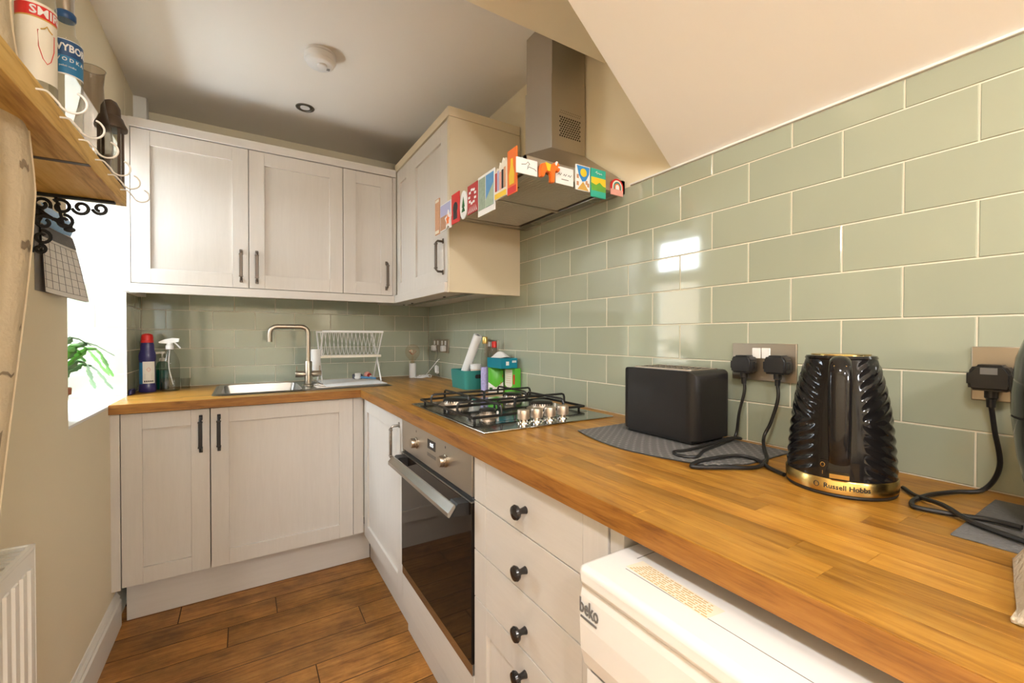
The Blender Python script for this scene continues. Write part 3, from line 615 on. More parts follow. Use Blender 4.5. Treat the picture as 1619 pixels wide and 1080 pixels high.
o=fm('tall orange magnet with a yellow figure','x',-1.800,-1.747,1.606,1.741,base='orange'); part('figure',MB().prism([(-1.786,1.635),(-1.76,1.635),(-1.757,1.665),(-1.766,1.69),(-1.768,1.712),(-1.778,1.712),(-1.780,1.69),(-1.788,1.665)],'x',xm-0.0048,xm-0.004),'yellow',o); part('footer',fr(-1.798,-1.749,1.608,1.628,0.004),'red',o)
# near side of the hood, facing the camera
ym=ya-0.0005
def sm(label,x0,x1,z0,z1,base='white_matt',t=0.004):
    o=thing('magnet',label,'magnet',((x0+x1)/2,ym,z0),'souvenir magnets on the hood'); part('card',MB().box(x0,x1,ym-t,ym,z0,z1,0.001),base,o); return o
def sr(x0,x1,z0,z1,t=0.004): return MB().box(x0,x1,ym-t-0.0008,ym-t,z0,z1)
o=sm('white card magnet with a fine line drawing left of the red horse',-0.437,-0.364,1.645,1.690)
pen=lambda pts:MB().tube([(x,ym-0.0045,z) for x,z in pts],0.0007,5)
part('drawing',pen([(-0.42,1.671),(-0.405,1.674),(-0.398,1.682),(-0.392,1.676),(-0.398,1.670),(-0.40,1.660),(-0.395,1.668),(-0.375,1.665),(-0.368,1.660)]),'dark_text',o)
o=sm('white card magnet with three small sketches right of the red horse',-0.297,-0.228,1.641,1.694)
q=MB()
for x in (-0.282,-0.262,-0.244): q.tube([(x-0.006,ym-0.0045,1.668),(x-0.002,ym-0.0045,1.673),(x+0.002,ym-0.0045,1.667),(x+0.007,ym-0.0045,1.674)],0.0009,5)
part('drawing',q,'dark_text',o); part('caption',sr(-0.275,-0.248,1.655,1.657),'grey_text',o)
hr=MB(); ol=[(-0.362,1.668),(-0.358,1.682),(-0.345,1.687),(-0.328,1.684),(-0.316,1.690),(-0.306,1.698),(-0.298,1.697),(-0.291,1.688),(-0.290,1.676),(-0.296,1.668),(-0.303,1.674),(-0.308,1.668),(-0.309,1.652),(-0.311,1.634),(-0.325,1.634),(-0.324,1.652),(-0.328,1.662),(-0.342,1.663),(-0.346,1.652),(-0.350,1.644),(-0.362,1.644)]
bm=bmesh.new(); vs=[bm.verts.new((x,ym-0.004,z)) for x,z in ol]; f=bm.faces.new(vs); ex=bmesh.ops.extrude_face_region(bm,geom=[f]); bmesh.ops.translate(bm,verts=[e for e in ex['geom'] if isinstance(e,bmesh.types.BMVert)],vec=(0,-0.014,0)); bmesh.ops.recalc_face_normals(bm,faces=bm.faces); bmesh.ops.bevel(bm,geom=[e for e in bm.edges],offset=0.002,segments=2,affect='EDGES',clamp_overlap=True); hr.bm(bm)
o=solo('magnet',hr,'orange','red wooden horse magnet with a patterned saddle','magnet','souvenir magnets on the hood'); 
part('saddle',MB().prism([(-0.346,1.688),(-0.326,1.685),(-0.330,1.664),(-0.338,1.664)],'y',ym-0.0195,ym-0.0178),'yellow',o); part('bridle',MB().prism([(-0.312,1.690),(-0.306,1.6985),(-0.300,1.697),(-0.306,1.684)],'y',ym-0.0195,ym-0.0178).prism([(-0.299,1.684),(-0.292,1.684),(-0.292,1.680),(-0.299,1.680)],'y',ym-0.0195,ym-0.0178),'white_matt',o)
o=sm('white magnet with a blue pennant and yellow disc',-0.219,-0.160,1.636,1.715); part('pennant',MB().prism([(-0.215,1.712),(-0.163,1.712),(-0.165,1.69),(-0.178,1.668),(-0.192,1.664),(-0.206,1.682)],'y',ym-0.0048,ym-0.004),'sky_blue',o); part('disc',MB().lathe([(0.013,ym-0.0056),(0.013,ym-0.0048)],(-0.188,0,1.692),20,'y'),'yellow',o); part('path',MB().prism([(-0.212,1.638),(-0.166,1.638),(-0.189,1.664)],'y',ym-0.0048,ym-0.004),'gold_label',o)
q=MB()
for x,z in ((-0.211,1.678),(-0.211,1.656),(-0.168,1.656),(-0.175,1.663)): q.box(x-0.004,x+0.004,ym-0.0048,ym-0.004,z-0.006,z+0.006)
part('houses',q,'brick_photo',o)
o=sm('green and yellow landscape card magnet with white script',-0.156,-0.092,1.625,1.716,'sky_green'); part('sunset',sr(-0.155,-0.093,1.662,1.688),'yellow',o); part('hills',MB().prism([(-0.155,1.645),(-0.093,1.645),(-0.093,1.662),(-0.105,1.664),(-0.12,1.674),(-0.135,1.664),(-0.155,1.669)],'y',ym-0.0054,ym-0.0048),'green_photo',o); part('water',sr(-0.155,-0.093,1.627,1.647,0.0045),'sky_green',o)
part('script',MB().tube([(-0.137,ym-0.0052,1.703),(-0.132,ym-0.0052,1.708),(-0.130,ym-0.0052,1.700),(-0.124,ym-0.0052,1.704),(-0.120,ym-0.0052,1.700),(-0.114,ym-0.0052,1.703),(-0.110,ym-0.0052,1.700)],0.0011,5),'white_matt',o)
o=thing('magnet','rainbow arch magnet with a pink base next to the wall','magnet',(-0.04,ym,1.645),'souvenir magnets on the hood')
part('base',MB().box(-0.068,-0.012,ym-0.004,ym,1.647,1.668,0.001),'pink',o)
for r,mm in ((0.028,'red'),(0.0225,'bottle_label'),(0.0175,'teal'),(0.0125,'orange'),(0.008,'white_matt')):
    pts=arc((-0.040,1.674),r,0,PI,14); q=MB().prism([(-0.040+r,1.666)]+pts+[(-0.040-r,1.666)],'y',ym-0.0052+r*0.03,ym-0.0005); part('arch',q,mm,o)
# ---- sink, tap
sk=thing('sink','inset stainless sink with drainer','sink',(-0.83,-0.32,WZ))
zz=WZ+0.0006
def quad_ring(o0,o1,z0,z1):
    (a0,a1,b0,b1),(c0,c1,d0,d1)=o0,o1
    P=rrect(a0,a1,b0,b1,0.02,4); Q=rrect(c0,c1,d0,d1,0.045,4); n=len(P)
    return [(x,y,z0) for x,y in P]+[(x,y,z1) for x,y in Q],[(i,(i+1)%n,n+(i+1)%n,n+i) for i in range(n)]
q=MB(); q.add(*quad_ring((-1.225,-0.41,-0.555,-0.085),(-1.21,-0.425,-0.54,-0.10),zz,zz+0.006))
v,f=quad_ring((-1.21,-0.425,-0.54,-0.10),(-1.19,-0.85,-0.52,-0.12),zz+0.006,zz+0.004); q.add(v,f)
v,f=quad_ring((-1.19,-0.85,-0.52,-0.12),(-1.175,-0.865,-0.505,-0.135),zz+0.004,WZ-0.15); q.add(v,f)
P=rrect(-1.175,-0.865,-0.505,-0.135,0.045,4); q.add([(x,y,WZ-0.15) for x,y in P],[tuple(range(len(P)))[::-1]])
part('bowl',q,'sink_steel',sk)
q=MB()
for i in range(9): q.box(-0.79,-0.45,-0.50+0.045*i-0.004,-0.50+0.045*i+0.004,zz+0.0045,zz+0.0075,0.0015)
part('drainer_ribs',q,'steel',sk); part('waste',MB().lathe([(0.035,WZ-0.149),(0.03,WZ-0.147),(0.001,WZ-0.148)],(-1.02,-0.32,0),24),'chrome',sk)
tp=thing('kitchen_tap','brushed nickel mixer tap with a square swan neck','tap',(-0.812,-0.385,WZ+0.007))
zb=WZ+0.0075; tx,ty=-0.812,-0.385
part('body',MB().lathe([(0.026,zb),(0.026,zb+0.006),(0.0185,zb+0.010),(0.0185,zb+0.125),(0.0165,zb+0.130)],(tx,ty,0),28),'nickel',tp)
sp=[(tx,ty,zb+0.128),(tx,ty,zb+0.275)]+[(tx-0.035+0.035*math.cos(a),ty,zb+0.275+0.035*math.sin(a)) for a in (0.4,0.8,1.2,1.57)]+[(tx-0.142-0.035*math.sin(a),ty,zb+0.275+0.035*math.cos(a)) for a in (0,0.4,0.8,1.2,1.57)]+[(tx-0.177,ty,zb+0.232)]
part('spout',MB().tube(sp,0.0115,14),'nickel',tp)
for s,l in ((-1,0.062),(1,0.062)):
    e=part('lever',MB().lathe([(0.012,0),(0.012,0.02),(0.0165,0.021),(0.0165,l-0.003),(0.0145,l)],(0,0,0),20,'x'),'nickel',tp)
    e.location=(0,0,0.063); e.rotation_euler=(0,0,0 if s>0 else PI)
    for v in e.data.vertices: v.co=v.co+Vector(ORG[tp])
    part('pin',MB().tube([(tx+s*0.055,ty,zb+0.075),(tx+s*0.055,ty,zb+0.105)],0.003,6),'nickel',tp)
# ================================================================ THINGS ON THE WORKTOP
ZW=WZ+0.0004
# ---- dish rack on the drainer
rk=thing('dish_rack','white folding wire dish rack on the drainer','dish rack',(-0.58,-0.27,WZ+0.007))
za=WZ+0.0085
x0,x1=-0.742,-0.428
for x in (x0,x1):
    q=MB().tube([(x,-0.40,1.203),(x,-0.30,1.075),(x,-0.19,za+0.004)],0.0042,6).tube([(x,-0.16,1.203),(x,-0.26,1.075),(x,-0.37,za+0.004)],0.0042,6); part('leg',q,'white_plastic',rk)
part('top_bar',MB().tube([(x0-0.004,-0.40,1.203),(x1+0.004,-0.40,1.203)],0.0062,8),'white_plastic',rk)
part('top_bar',MB().tube([(x0-0.004,-0.16,1.203),(x1+0.004,-0.16,1.203)],0.0050,8),'white_plastic',rk)
part('shelf_rail',MB().box(x0-0.01,x1+0.01,-0.335,-0.322,1.058,1.072,0.003).box(x0-0.01,x1+0.01,-0.238,-0.225,1.058,1.072,0.003),'bottle_label',rk)
for i in range(14):
    x=x0+0.016+(x1-x0-0.03)*i/13
    part('wire',MB().tube([(x,-0.40,1.203),(x+0.004,-0.30,1.085),(x+0.006,-0.23,1.064)],0.0019,5),'white_plastic',rk)
    part('wire',MB().tube([(x+0.004,-0.16,1.203),(x+0.004,-0.255,1.085),(x,-0.33,1.064)],0.0019,5),'white_plastic',rk)
cup=thing('cutlery_holder','white plastic cutlery cup hooked on the left of the dish rack','cutlery cup',(-0.772,-0.33,0.985))
part('cup',MB().lathe([(0.022,0.985),(0.025,0.988),(0.029,1.108),(0.027,1.108),(0.023,0.992),(0.001,0.990)],(-0.772,-0.33,0),24,cap=False),'white_plastic',cup)
part('hook',MB().box(-0.744,-0.737,-0.34,-0.32,1.07,1.105,0.002),'white_plastic',cup)
mt=MB().box(-0.74,-0.43,-0.50,-0.13,WZ+0.0086,WZ+0.0110,0.001); solo('draining_mat',mt,'white_matt','thin pale mat lying on the drainer under the rack','mat')
zm=WZ+0.0114
s=thing('sponge','dark scouring sponge on the drainer','sponge',(-0.515,-0.17,zm)); part('pad',MB().box(-0.545,-0.49,-0.19,-0.15,zm,zm+0.028,0.006),'sponge',s)
s=thing('dish_brush','white and blue washing-up brush lying on the drainer','brush',(-0.50,-0.23,zm)); part('head',MB().sphere((-0.525,-0.215,zm+0.012),0.02,14,8,(1,1,0.6)),'white_plastic',s); part('bristles',MB().lathe([(0.016,zm+0.012),(0.018,zm+0.038)],(-0.525,-0.215,0),14),'white_matt',s); part('handle',MB().tube(spline([(-0.51,-0.222,zm+0.013),(-0.47,-0.245,zm+0.010),(-0.43,-0.262,zm+0.006)]),[0.007]*8+[0.0055]*9,8),'blue_photo',s)
s=thing('bottle_brush','pink and white scrubbing brush leaning at the drainer end','brush',(-0.45,-0.19,zm)); part('tuft',MB().sphere((-0.455,-0.15,zm+0.020),0.02,12,8),'pink',s); part('tuft',MB().sphere((-0.447,-0.172,zm+0.017),0.014,12,8),'red_card',s); part('grip',MB().tube([(-0.445,-0.19,zm+0.012),(-0.435,-0.235,zm+0.008)],0.0075,8),'white_plastic',s)
# ---- bottles by the left wall
b=thing('bleach_bottle','navy bleach bottle with a red cap in the corner','bottle',(-1.493,-0.205,ZW)); c0=(-1.493,-0.205,0); sq=(1,0.72)
part('body',MB().lathe([(0.030,ZW),(0.033,ZW+0.004),(0.033,ZW+0.030),(0.0305,ZW+0.036),(0.0305,ZW+0.145),(0.033,ZW+0.155),(0.0335,ZW+0.175),(0.030,ZW+0.192),(0.027,ZW+0.200),(0.026,ZW+0.225),(0.0235,ZW+0.236)],c0,28,squash=sq),'bleach_blue',b)
cp=part('cap',MB().lathe([(0.0225,ZW+0.236),(0.0228,ZW+0.262),(0.020,ZW+0.274),(0.012,ZW+0.279),(0.001,ZW+0.280)],c0,24),'red',b); part('collar',MB().lathe([(0.0245,ZW+0.236),(0.0245,ZW+0.246),(0.0228,ZW+0.248)],c0,24,cap=False),'red',cp)
def wrap(a0,a1,z0,z1,r,c,n=10,sq=(1,1)):
    return MB().grid(lambda u,v:(c[0]+r*sq[0]*math.cos(a0+(a1-a0)*u),c[1]+r*sq[1]*math.sin(a0+(a1-a0)*u),z0+(z1-z0)*v),n,1)
part('side_label',wrap(-PI*0.95,-PI*0.66,ZW+0.040,ZW+0.142,0.0311,c0,8,sq),'label_blue',b)
lb=part('label',wrap(-PI*0.66,-PI*0.14,ZW+0.042,ZW+0.146,0.0311,c0,12,sq),'paper',b)
onlab=lambda x,y,d:(c0[0]+0.0313*math.cos(-PI*0.42+x/0.031),c0[1]+0.0313*0.72*math.sin(-PI*0.42+x/0.031)-d,y)
q=MB(); dm=[onlab(0.008*math.cos(i*PI/2),ZW+0.108+0.010*math.sin(i*PI/2),0.0003) for i in range(4)]; q.tube(dm,0.0007,5,True); part('hazard_mark',q,'red',lb)
q=MB()
for i in range(5): q.add([onlab(-0.017+0.0075*i+a,ZW+0.048+h,0.0003) for a,h in ((0,0),(0.0048,0),(0.0048,0.008),(0,0.008))],[(0,1,2,3)],False)
for k in range(4): q.add([onlab(a,ZW+0.064+0.007*k+h,0.0003) for a,h in ((-0.015,0),(0.012,0),(0.012,0.0016),(-0.015,0.0016))],[(0,1,2,3)],False)
part('print',q,'dark_text',lb)
b=thing('hand_soap','small pump bottle of green soap behind the spray bottle','bottle',(-1.448,-0.115,ZW)); c1=(-1.448,-0.115,0)
part('bottle',MB().lathe([(0.024,ZW),(0.026,ZW+0.004),(0.026,ZW+0.115),(0.020,ZW+0.135),(0.012,ZW+0.142)],c1,24),'green_glass',b); part('soap',MB().lathe([(0.0235,ZW+0.003),(0.0245,ZW+0.006),(0.0245,ZW+0.098),(0.001,ZW+0.099)],c1,24),'soap_teal',b)
part('pump',MB().lathe([(0.013,ZW+0.142),(0.013,ZW+0.156),(0.004,ZW+0.158),(0.004,ZW+0.178),(0.012,ZW+0.180),(0.012,ZW+0.190)],c1,16).tube([(c1[0],c1[1],ZW+0.186),(c1[0]-0.028,c1[1]-0.02,ZW+0.183)],0.005,8),'white_plastic',b)
b=thing('spray_bottle','clear trigger spray bottle with a white head','bottle',(-1.409,-0.20,ZW)); c2=(-1.409,-0.20,0)
part('bottle',MB().lathe([(0.036,ZW),(0.0395,ZW+0.004),(0.0395,ZW+0.125),(0.036,ZW+0.150),(0.026,ZW+0.178),(0.0155,ZW+0.196),(0.0145,ZW+0.205)],c2,32,squash=(1,0.8)),'spray_glass',b); part('liquid',MB().lathe([(0.034,ZW+0.002),(0.0378,ZW+0.005),(0.0378,ZW+0.062),(0.001,ZW+0.0625)],c2,28,squash=(1,0.8)),'spray_glass',b)
part('dip_tube',MB().tube(spline([(c2[0],c2[1],ZW+0.2),(c2[0]-0.004,c2[1],ZW+0.12),(c2[0]+0.012,c2[1],ZW+0.03)]),0.0022,6),'white_plastic',b)
hd=part('trigger_head',MB().lathe([(0.0165,ZW+0.203),(0.0165,ZW+0.222),(0.013,ZW+0.224),(0.012,ZW+0.236)],c2,20).prism([(c2[0]-0.042,ZW+0.240),(c2[0]-0.040,ZW+0.234),(c2[0]-0.012,ZW+0.231),(c2[0]+0.02,ZW+0.236),(c2[0]+0.036,ZW+0.240),(c2[0]+0.038,ZW+0.256),(c2[0]+0.010,ZW+0.258),(c2[0]-0.02,ZW+0.251)],'y',c2[1]-0.010,c2[1]+0.010),'white_plastic',b)
part('trigger',MB().tube([(c2[0]+0.018,c2[1],ZW+0.238),(c2[0]+0.030,c2[1],ZW+0.224),(c2[0]+0.042,c2[1],ZW+0.208)],0.0038,6),'white_plastic',hd)
g=MB().lathe([(0.017,ZW),(0.018,ZW+0.002),(0.022,ZW+0.055),(0.0205,ZW+0.055),(0.0165,ZW+0.006),(0.001,ZW+0.005)],(-1.352,-0.155,0),22,cap=False); solo('tumbler',g,'spray_glass','small clear glass tumbler right of the spray bottle','glass')
solo('dish_cloth',MB().box(-1.543,-1.528,-0.325,-0.255,ZW,ZW+0.026,0.006),'bleach_blue','small dark blue cloth against the left wall tiles','cloth')
# ---- bulb lamp in the corner
lp=thing('table_lamp','white bulb lamp standing in the tiled corner','lamp',(-0.172,-0.165,ZW)); cl=(-0.172,-0.165,0)
part('base',MB().lathe([(0.021,ZW),(0.022,ZW+0.002),(0.022,ZW+0.092),(0.021,ZW+0.094)],cl,28),'white_matt',lp)
bu=part('bulb',MB().lathe([(0.012,ZW+0.095),(0.014,ZW+0.108),(0.026,ZW+0.122),(0.041,ZW+0.142),(0.047,ZW+0.165),(0.043,ZW+0.190),(0.030,ZW+0.208),(0.012,ZW+0.216),(0.001,ZW+0.217)],cl,28,cap=False),'bulb_glass',lp)
part('filament_stem',MB().lathe([(0.009,ZW+0.095),(0.006,ZW+0.115),(0.004,ZW+0.150)],cl,12),'bulb_glass',bu); q=MB()
for i in range(7): a=i*2*PI/7; q.tube([(cl[0]+0.005*math.cos(a),cl[1]+0.005*math.sin(a),ZW+0.150),(cl[0]+0.026*math.cos(a),cl[1]+0.026*math.sin(a),ZW+0.172),(cl[0]+0.018*math.cos(a+0.45),cl[1]+0.018*math.sin(a+0.45),ZW+0.180)],0.0013,5)
part('filament',q,'copper_film',bu)
q=MB(); pts=[]
for i in range(40): a=i*0.75; pts.append((-0.145+0.045*math.cos(a)+0.0012*i,-0.205+0.03*math.sin(a),ZW+0.003+0.0004*i*(0.5+0.5*math.sin(i*1.7))))
q.tube(spline(pts,3),0.0024,5); cb=solo('lamp_cable',q,'white_plastic','tangled white cable heaped beside the bulb lamp','cable')
q=MB().tube(spline([(-0.03,-0.215,1.115),(-0.022,-0.222,1.05),(-0.05,-0.21,0.97),(-0.02,-0.25,ZW+0.01)]),0.0016,5); solo('charger_cable',q,'slate','thin grey cable hanging from the far socket','cable')
q=MB().tube(spline([(-0.10,-0.20,ZW+0.010),(-0.07,-0.23,0.97),(-0.028,-0.235,1.02),(-0.016,-0.24,1.03)]),0.0022,5); solo('lamp_lead',q,'white_plastic','white lead rising from the tangled cable to the tiles','cable')
ad=thing('inline_switch','small white inline switch propped on the tiles','switch',(-0.045,-0.255,ZW)); part('case',MB().box(-0.012,0.012,-0.03,0.03,-0.008,0.008,0.004),'white_plastic',ad)
for v in ad.children[0].data.vertices: v.co+=Vector(ORG[ad])
ad.location=(-0.045,-0.265,0.965); ad.rotation_euler=(0.9,0.5,0.2)
# ---- sockets
def socket(name,label,y0,y1,z0=1.0725,z1=1.1600):
    s=thing(name,label,'socket',(-0.004,(y0+y1)/2,z0)); part('plate',MB().box(-0.0065,-0.0004,y0,y1,z0,z1,0.0015),'socket_steel',s); return s
s=socket('wall_socket','steel wall socket in the far corner by the bulb lamp',-0.362,-0.095)
for y in (-0.13,-0.19,-0.26,-0.315): part('rocker',MB().box(-0.0095,-0.006,y-0.010,y+0.010,1.122,1.150,0.002),'white_plastic',s)
for y in (-0.15,-0.31): part('adapter',MB().box(-0.034,-0.0066,y-0.020,y+0.020,1.082,1.119,0.006),'white_plastic',s)
s=socket('wall_socket','steel wall socket behind the bottles and the teal tub',-0.985,-0.84)
for y in (-0.895,-0.93): part('rocker',MB().box(-0.0095,-0.006,y-0.010,y+0.010,1.125,1.150,0.002),'white_plastic',s)
s=socket('wall_socket','double steel wall socket between the toaster and the kettle',-2.377,-2.222,1.0675)
for y in (-2.285,-2.308): part('rocker',MB().box(-0.0095,-0.006,y-0.0105,y+0.0105,1.123,1.149,0.002),'white_plastic',s)
part('screw',MB().lathe([(0.003,-0.0071),(0.003,-0.0064)],(0,-2.238,1.114),10,'x'),'chrome',s)
s=socket('wall_socket','single steel wall socket at the right edge',-2.748,-2.660,1.0665)
part('rocker',MB().box(-0.0095,-0.006,-2.735,-2.715,1.130,1.152,0.002),'white_plastic',s)
def plug(y,z,label,sticker=False):
    p=thing('plug',label,'plug',(-0.007,y,z-0.028))
    pr=[(-0.024,-0.022),(0.024,-0.022),(0.026,-0.012),(0.026,0.008),(0.018,0.022),(-0.018,0.022),(-0.026,0.008),(-0.026,-0.012)]
    bm=bmesh.new(); vs=[bm.verts.new((-0.0076,y+a,z+b)) for a,b in pr]; f=bm.faces.new(vs); e=bmesh.ops.extrude_face_region(bm,geom=[f]); bmesh.ops.translate(bm,verts=[k for k in e['geom'] if isinstance(k,bmesh.types.BMVert)],vec=(-0.036,0,0)); bmesh.ops.recalc_face_normals(bm,faces=bm.faces); bmesh.ops.bevel(bm,geom=list(bm.edges),offset=0.0045,segments=3,affect='EDGES',clamp_overlap=True)
    b=part('body',MB().bm(bm),'rubber',p)
    for k in range(3): part('rib',MB().box(-0.040+0.007*k,-0.037+0.007*k,y-0.0272,y+0.0272,z-0.011,z+0.007,0.001),'rubber',b)
    part('strain_relief',MB().lathe([(0.0055,z-0.050),(0.0062,z-0.036),(0.0085,z-0.034),(0.0085,z-0.020)],(-0.026,y,0),12),'rubber',p)
    if sticker: part('sticker',MB().box(-0.0442,-0.0436,y-0.010,y+0.010,z+0.006,z+0.017),'slate_light',b)
    return p
plug(-2.264,1.1085,'black plug on the toaster side of the double socket'); plug(-2.345,1.1105,'black plug on the kettle side of the double socket'); plug(-2.688,1.108,'black plug in the single socket at the right edge',True)
# ---- toaster on its mat
def matmesh(fn,nu,nv,t=0.002):
    m=MB(); top=[fn(i/nu,j/nv) for j in range(nv+1) for i in range(nu+1)]; m.add([(x,y,z+t) for x,y,z in top],[(j*(nu+1)+i,j*(nu+1)+i+1,(j+1)*(nu+1)+i+1,(j+1)*(nu+1)+i) for j in range(nv) for i in range(nu)])
    m.add(top,[(j*(nu+1)+i,(j+1)*(nu+1)+i,(j+1)*(nu+1)+i+1,j*(nu+1)+i+1) for j in range(nv) for i in range(nu)]); return m
def tm(u,v):
    y=-1.945-0.435*v; xf=-0.300-0.040*math.sin(PI*min(1,v*1.15)); x=-0.03+(xf+0.03)*u
    if v>0.85: x=max(x,-0.345+0.9*(v-0.85))
    return (x,y,ZW+0.0006*math.sin(9*v)*u*u+0.0006)
mb=matmesh(tm,18,24); mo=solo('counter_mat',mb,'slate','grey woven mat under the toaster','mat'); q=MB()
for j in range(38):
    for i in range(22):
        x,y,z=tm((i+0.5)/22,(j+0.5)/38)
        if (i+j)%2: q.add([(x-0.004,y-0.004,z+0.0024),(x+0.004,y-0.0025,z+0.0024),(x+0.0045,y+0.0045,z+0.0024),(x-0.0035,y+0.003,z+0.0024)],[(0,1,2,3)],False)
part('weave',q,'slate_light',mo,kind='stuff')
zt=WZ+0.0037
to=thing('toaster','black two-slot toaster standing on the grey mat','toaster',(-0.115,-2.125,zt))
bm=bmesh.new(); bmesh.ops.create_cube(bm,size=1)
for v in bm.verts: v.co=(-0.115+v.co.x*0.15,-2.124+v.co.y*0.236,zt+0.012+0.0835+v.co.z*0.167)
ed=[e for e in bm.edges if abs(e.verts[0].co.z-e.verts[1].co.z)>0.1]+[e for e in bm.edges if e.verts[0].co.z>1.0 and e.verts[1].co.z>1.0 and abs(e.verts[0].co.x-e.verts[1].co.x)>0.1]
bmesh.ops.bevel(bm,geom=ed,offset=0.026,segments=6,profile=0.5,affect='EDGES'); part('body',MB().bm(bm),'toaster',to)
tpz=zt+0.179
tt=part('top_plate',MB().prism(rrect(-0.175,-0.055,-2.215,-2.035,0.012,4),'z',tpz-0.001,tpz+0.0025),'rose_steel',to)
for x in (-0.138,-0.092):
    part('slot',MB().box(x-0.015,x+0.015,-2.205,-2.045,tpz+0.0026,tpz+0.0032),'gap_shade',tt)
    q=MB()
    for i in range(9): q.box(x-0.014,x+0.014,-2.20+0.0185*i,-2.1975+0.0185*i,tpz+0.0030,tpz+0.0042)
    part('guard_wires',q,'rose_steel',tt)
part('foot_base',MB().box(-0.180,-0.050,-2.225,-2.022,zt,zt+0.013,0.004),'rubber',to)
zc=WZ+0.0065
q=MB().tube(spline([(-0.026,-2.264,1.066),(-0.030,-2.268,1.04),(-0.030,-2.255,0.985),(-0.030,-2.245,zc+0.006),(-0.10,-2.256,zc),(-0.202,-2.275,zc),(-0.265,-2.298,zc),(-0.288,-2.272,zc),(-0.272,-2.246,zc),(-0.235,-2.252,zc),(-0.17,-2.262,zc+0.006),(-0.09,-2.266,zc+0.012),(-0.035,-2.262,zc+0.004),(-0.020,-2.24,zc)]),0.0036,8); solo('toaster_cable',q,'rubber','black toaster cable looped on the mat','cable')
q=MB().tube(spline([(-0.026,-2.345,1.068),(-0.030,-2.348,1.03),(-0.034,-2.335,0.975),(-0.045,-2.325,0.94),(-0.085,-2.346,zc+0.006),(-0.165,-2.394,zc+0.002),(-0.221,-2.404,zc-0.002),(-0.272,-2.381,zc-0.001),(-0.325,-2.345,zc-0.001),(-0.330,-2.332,zc),(-0.284,-2.326,zc+0.002),(-0.195,-2.343,zc+0.003),(-0.178,-2.378,zc+0.001),(-0.205,-2.42,zc-0.002),(-0.2252,-2.4578,ZW+0.0042)]),0.0039,8); solo('kettle_cable',q,'rubber','black kettle cable curling in front of the mat','cable')
# ---- kettle
kt=thing('kettle','black ridged kettle with a gold base ring','kettle',(-0.189,-2.533,ZW)); kc=(-0.189,-2.533,0)
part('power_base',MB().lathe([(0.079,ZW),(0.0805,ZW+0.003),(0.079,ZW+0.005)],kc,48),'black_matt',kt)
rg=part('base_ring',MB().lathe([(0.0795,ZW+0.005),(0.0815,ZW+0.007),(0.0815,ZW+0.027),(0.080,ZW+0.029)],kc,64),'gold',kt)
ang=math.atan2(-2.8794+2.533,-1.0961+0.189)    # towards the handle side
def krad(z):
    t=(z-(ZW+0.029))/0.198
    return 0.0795-0.012*t-0.016*t**3 if t<1 else 0.0515
n=240; hts=[ZW+0.029+0.198*i/84 for i in range(85)]; v=[];f=[]
for z in hts:
    t=(z-ZW-0.029)/0.198
    for i in range(n):
        a=2*PI*i/n; d=(a-ang+PI)%(2*PI)-PI; ad_=abs(d)
        fade=min(1,max(0,(ad_-0.42)/0.12))*min(1,t/0.05)*min(1,(1-t)/0.06)
        zz=(z-ZW)*370; ph=zz+ad_*-13 if z>ZW+0.125 else -zz-ad_*13+2*0.125*370     # chevron ridges
        w=(0.5+0.5*math.sin(ph))
        r=krad(z)+fade*0.0019*(w**1.5-0.4); v.append((kc[0]+r*math.cos(a),kc[1]+r*math.sin(a),z))
m=len(hts)
for j in range(m-1):
    for i in range(n): f.append((j*n+i,j*n+(i+1)%n,(j+1)*n+(i+1)%n,(j+1)*n+i))
part('body',MB().add(v,f),'black_gloss',kt)
zt2=ZW+0.227
ld=part('lid',MB().lathe([(0.0515,zt2),(0.053,zt2+0.002),(0.051,zt2+0.006),(0.044,zt2+0.0075)],kc,40),'black_gloss',kt); part('lid_inlay',MB().lathe([(0.0435,zt2+0.0074),(0.0435,zt2+0.0088),(0.001,zt2+0.009)],kc,40),'gold',ld)
dx,dy=math.cos(ang),math.sin(ang); K=lambda r,z,s=0:(kc[0]+dx*r-dy*s,kc[1]+dy*r+dx*s,z)
q=MB(); path=[K(0.045,ZW+0.222),K(0.070,ZW+0.225),K(0.088,ZW+0.214),K(0.096,ZW+0.190),K(0.1005,ZW+0.150),K(0.1015,ZW+0.110),K(0.099,ZW+0.078),K(0.094,ZW+0.062)]
sp=spline(path,6); n8=16; v=[];f=[]
for i,p in enumerate(sp):
    t=(sp[min(i+1,len(sp)-1)]-sp[max(i-1,0)]).normalized(); sd=Vector((-dy,dx,0)); nn=t.cross(sd).normalized(); e=1-0.25*abs(i/len(sp)-0.4)
    for k in range(n8):
        a=2*PI*k/n8; v.append(p+sd*(0.0165*e*math.cos(a))+nn*(0.0095*math.sin(a)))
for i in range(len(sp)-1):
    for k in range(n8): f.append((i*n8+k,i*n8+(k+1)%n8,(i+1)*n8+(k+1)%n8,(i+1)*n8+k))
f+=[tuple(range(n8))[::-1],tuple(range((len(sp)-1)*n8,len(sp)*n8))]
hh=part('handle',MB().add(v,f),'black_gloss',kt)
qb=MB(); 
def obx(r0,r1,s0,s1,z0,z1):
    P=[K(r,z,s) for z in (z0,z1) for s in (s0,s1) for r in (r0,r1)]; return P,[(0,2,3,1),(4,5,7,6),(0,1,5,4),(2,6,7,3),(0,4,6,2),(1,3,7,5)]
part('gold_tip',qb.add(*obx(0.074,0.0945,-0.0085,0.0085,ZW+0.2135,ZW+0.2195),sm=False),'gold',hh)
part('handle_channel',MB().add(*obx(0.05,0.0765,-0.026,0.026,ZW+0.03,ZW+0.060),sm=False),'black_gloss',kt)
part('switch_paddle',MB().add(*obx(0.072,0.0905,-0.013,0.013,ZW+0.034,ZW+0.041),sm=False),'gold',kt)
q=MB(); cz=ZW+0.052
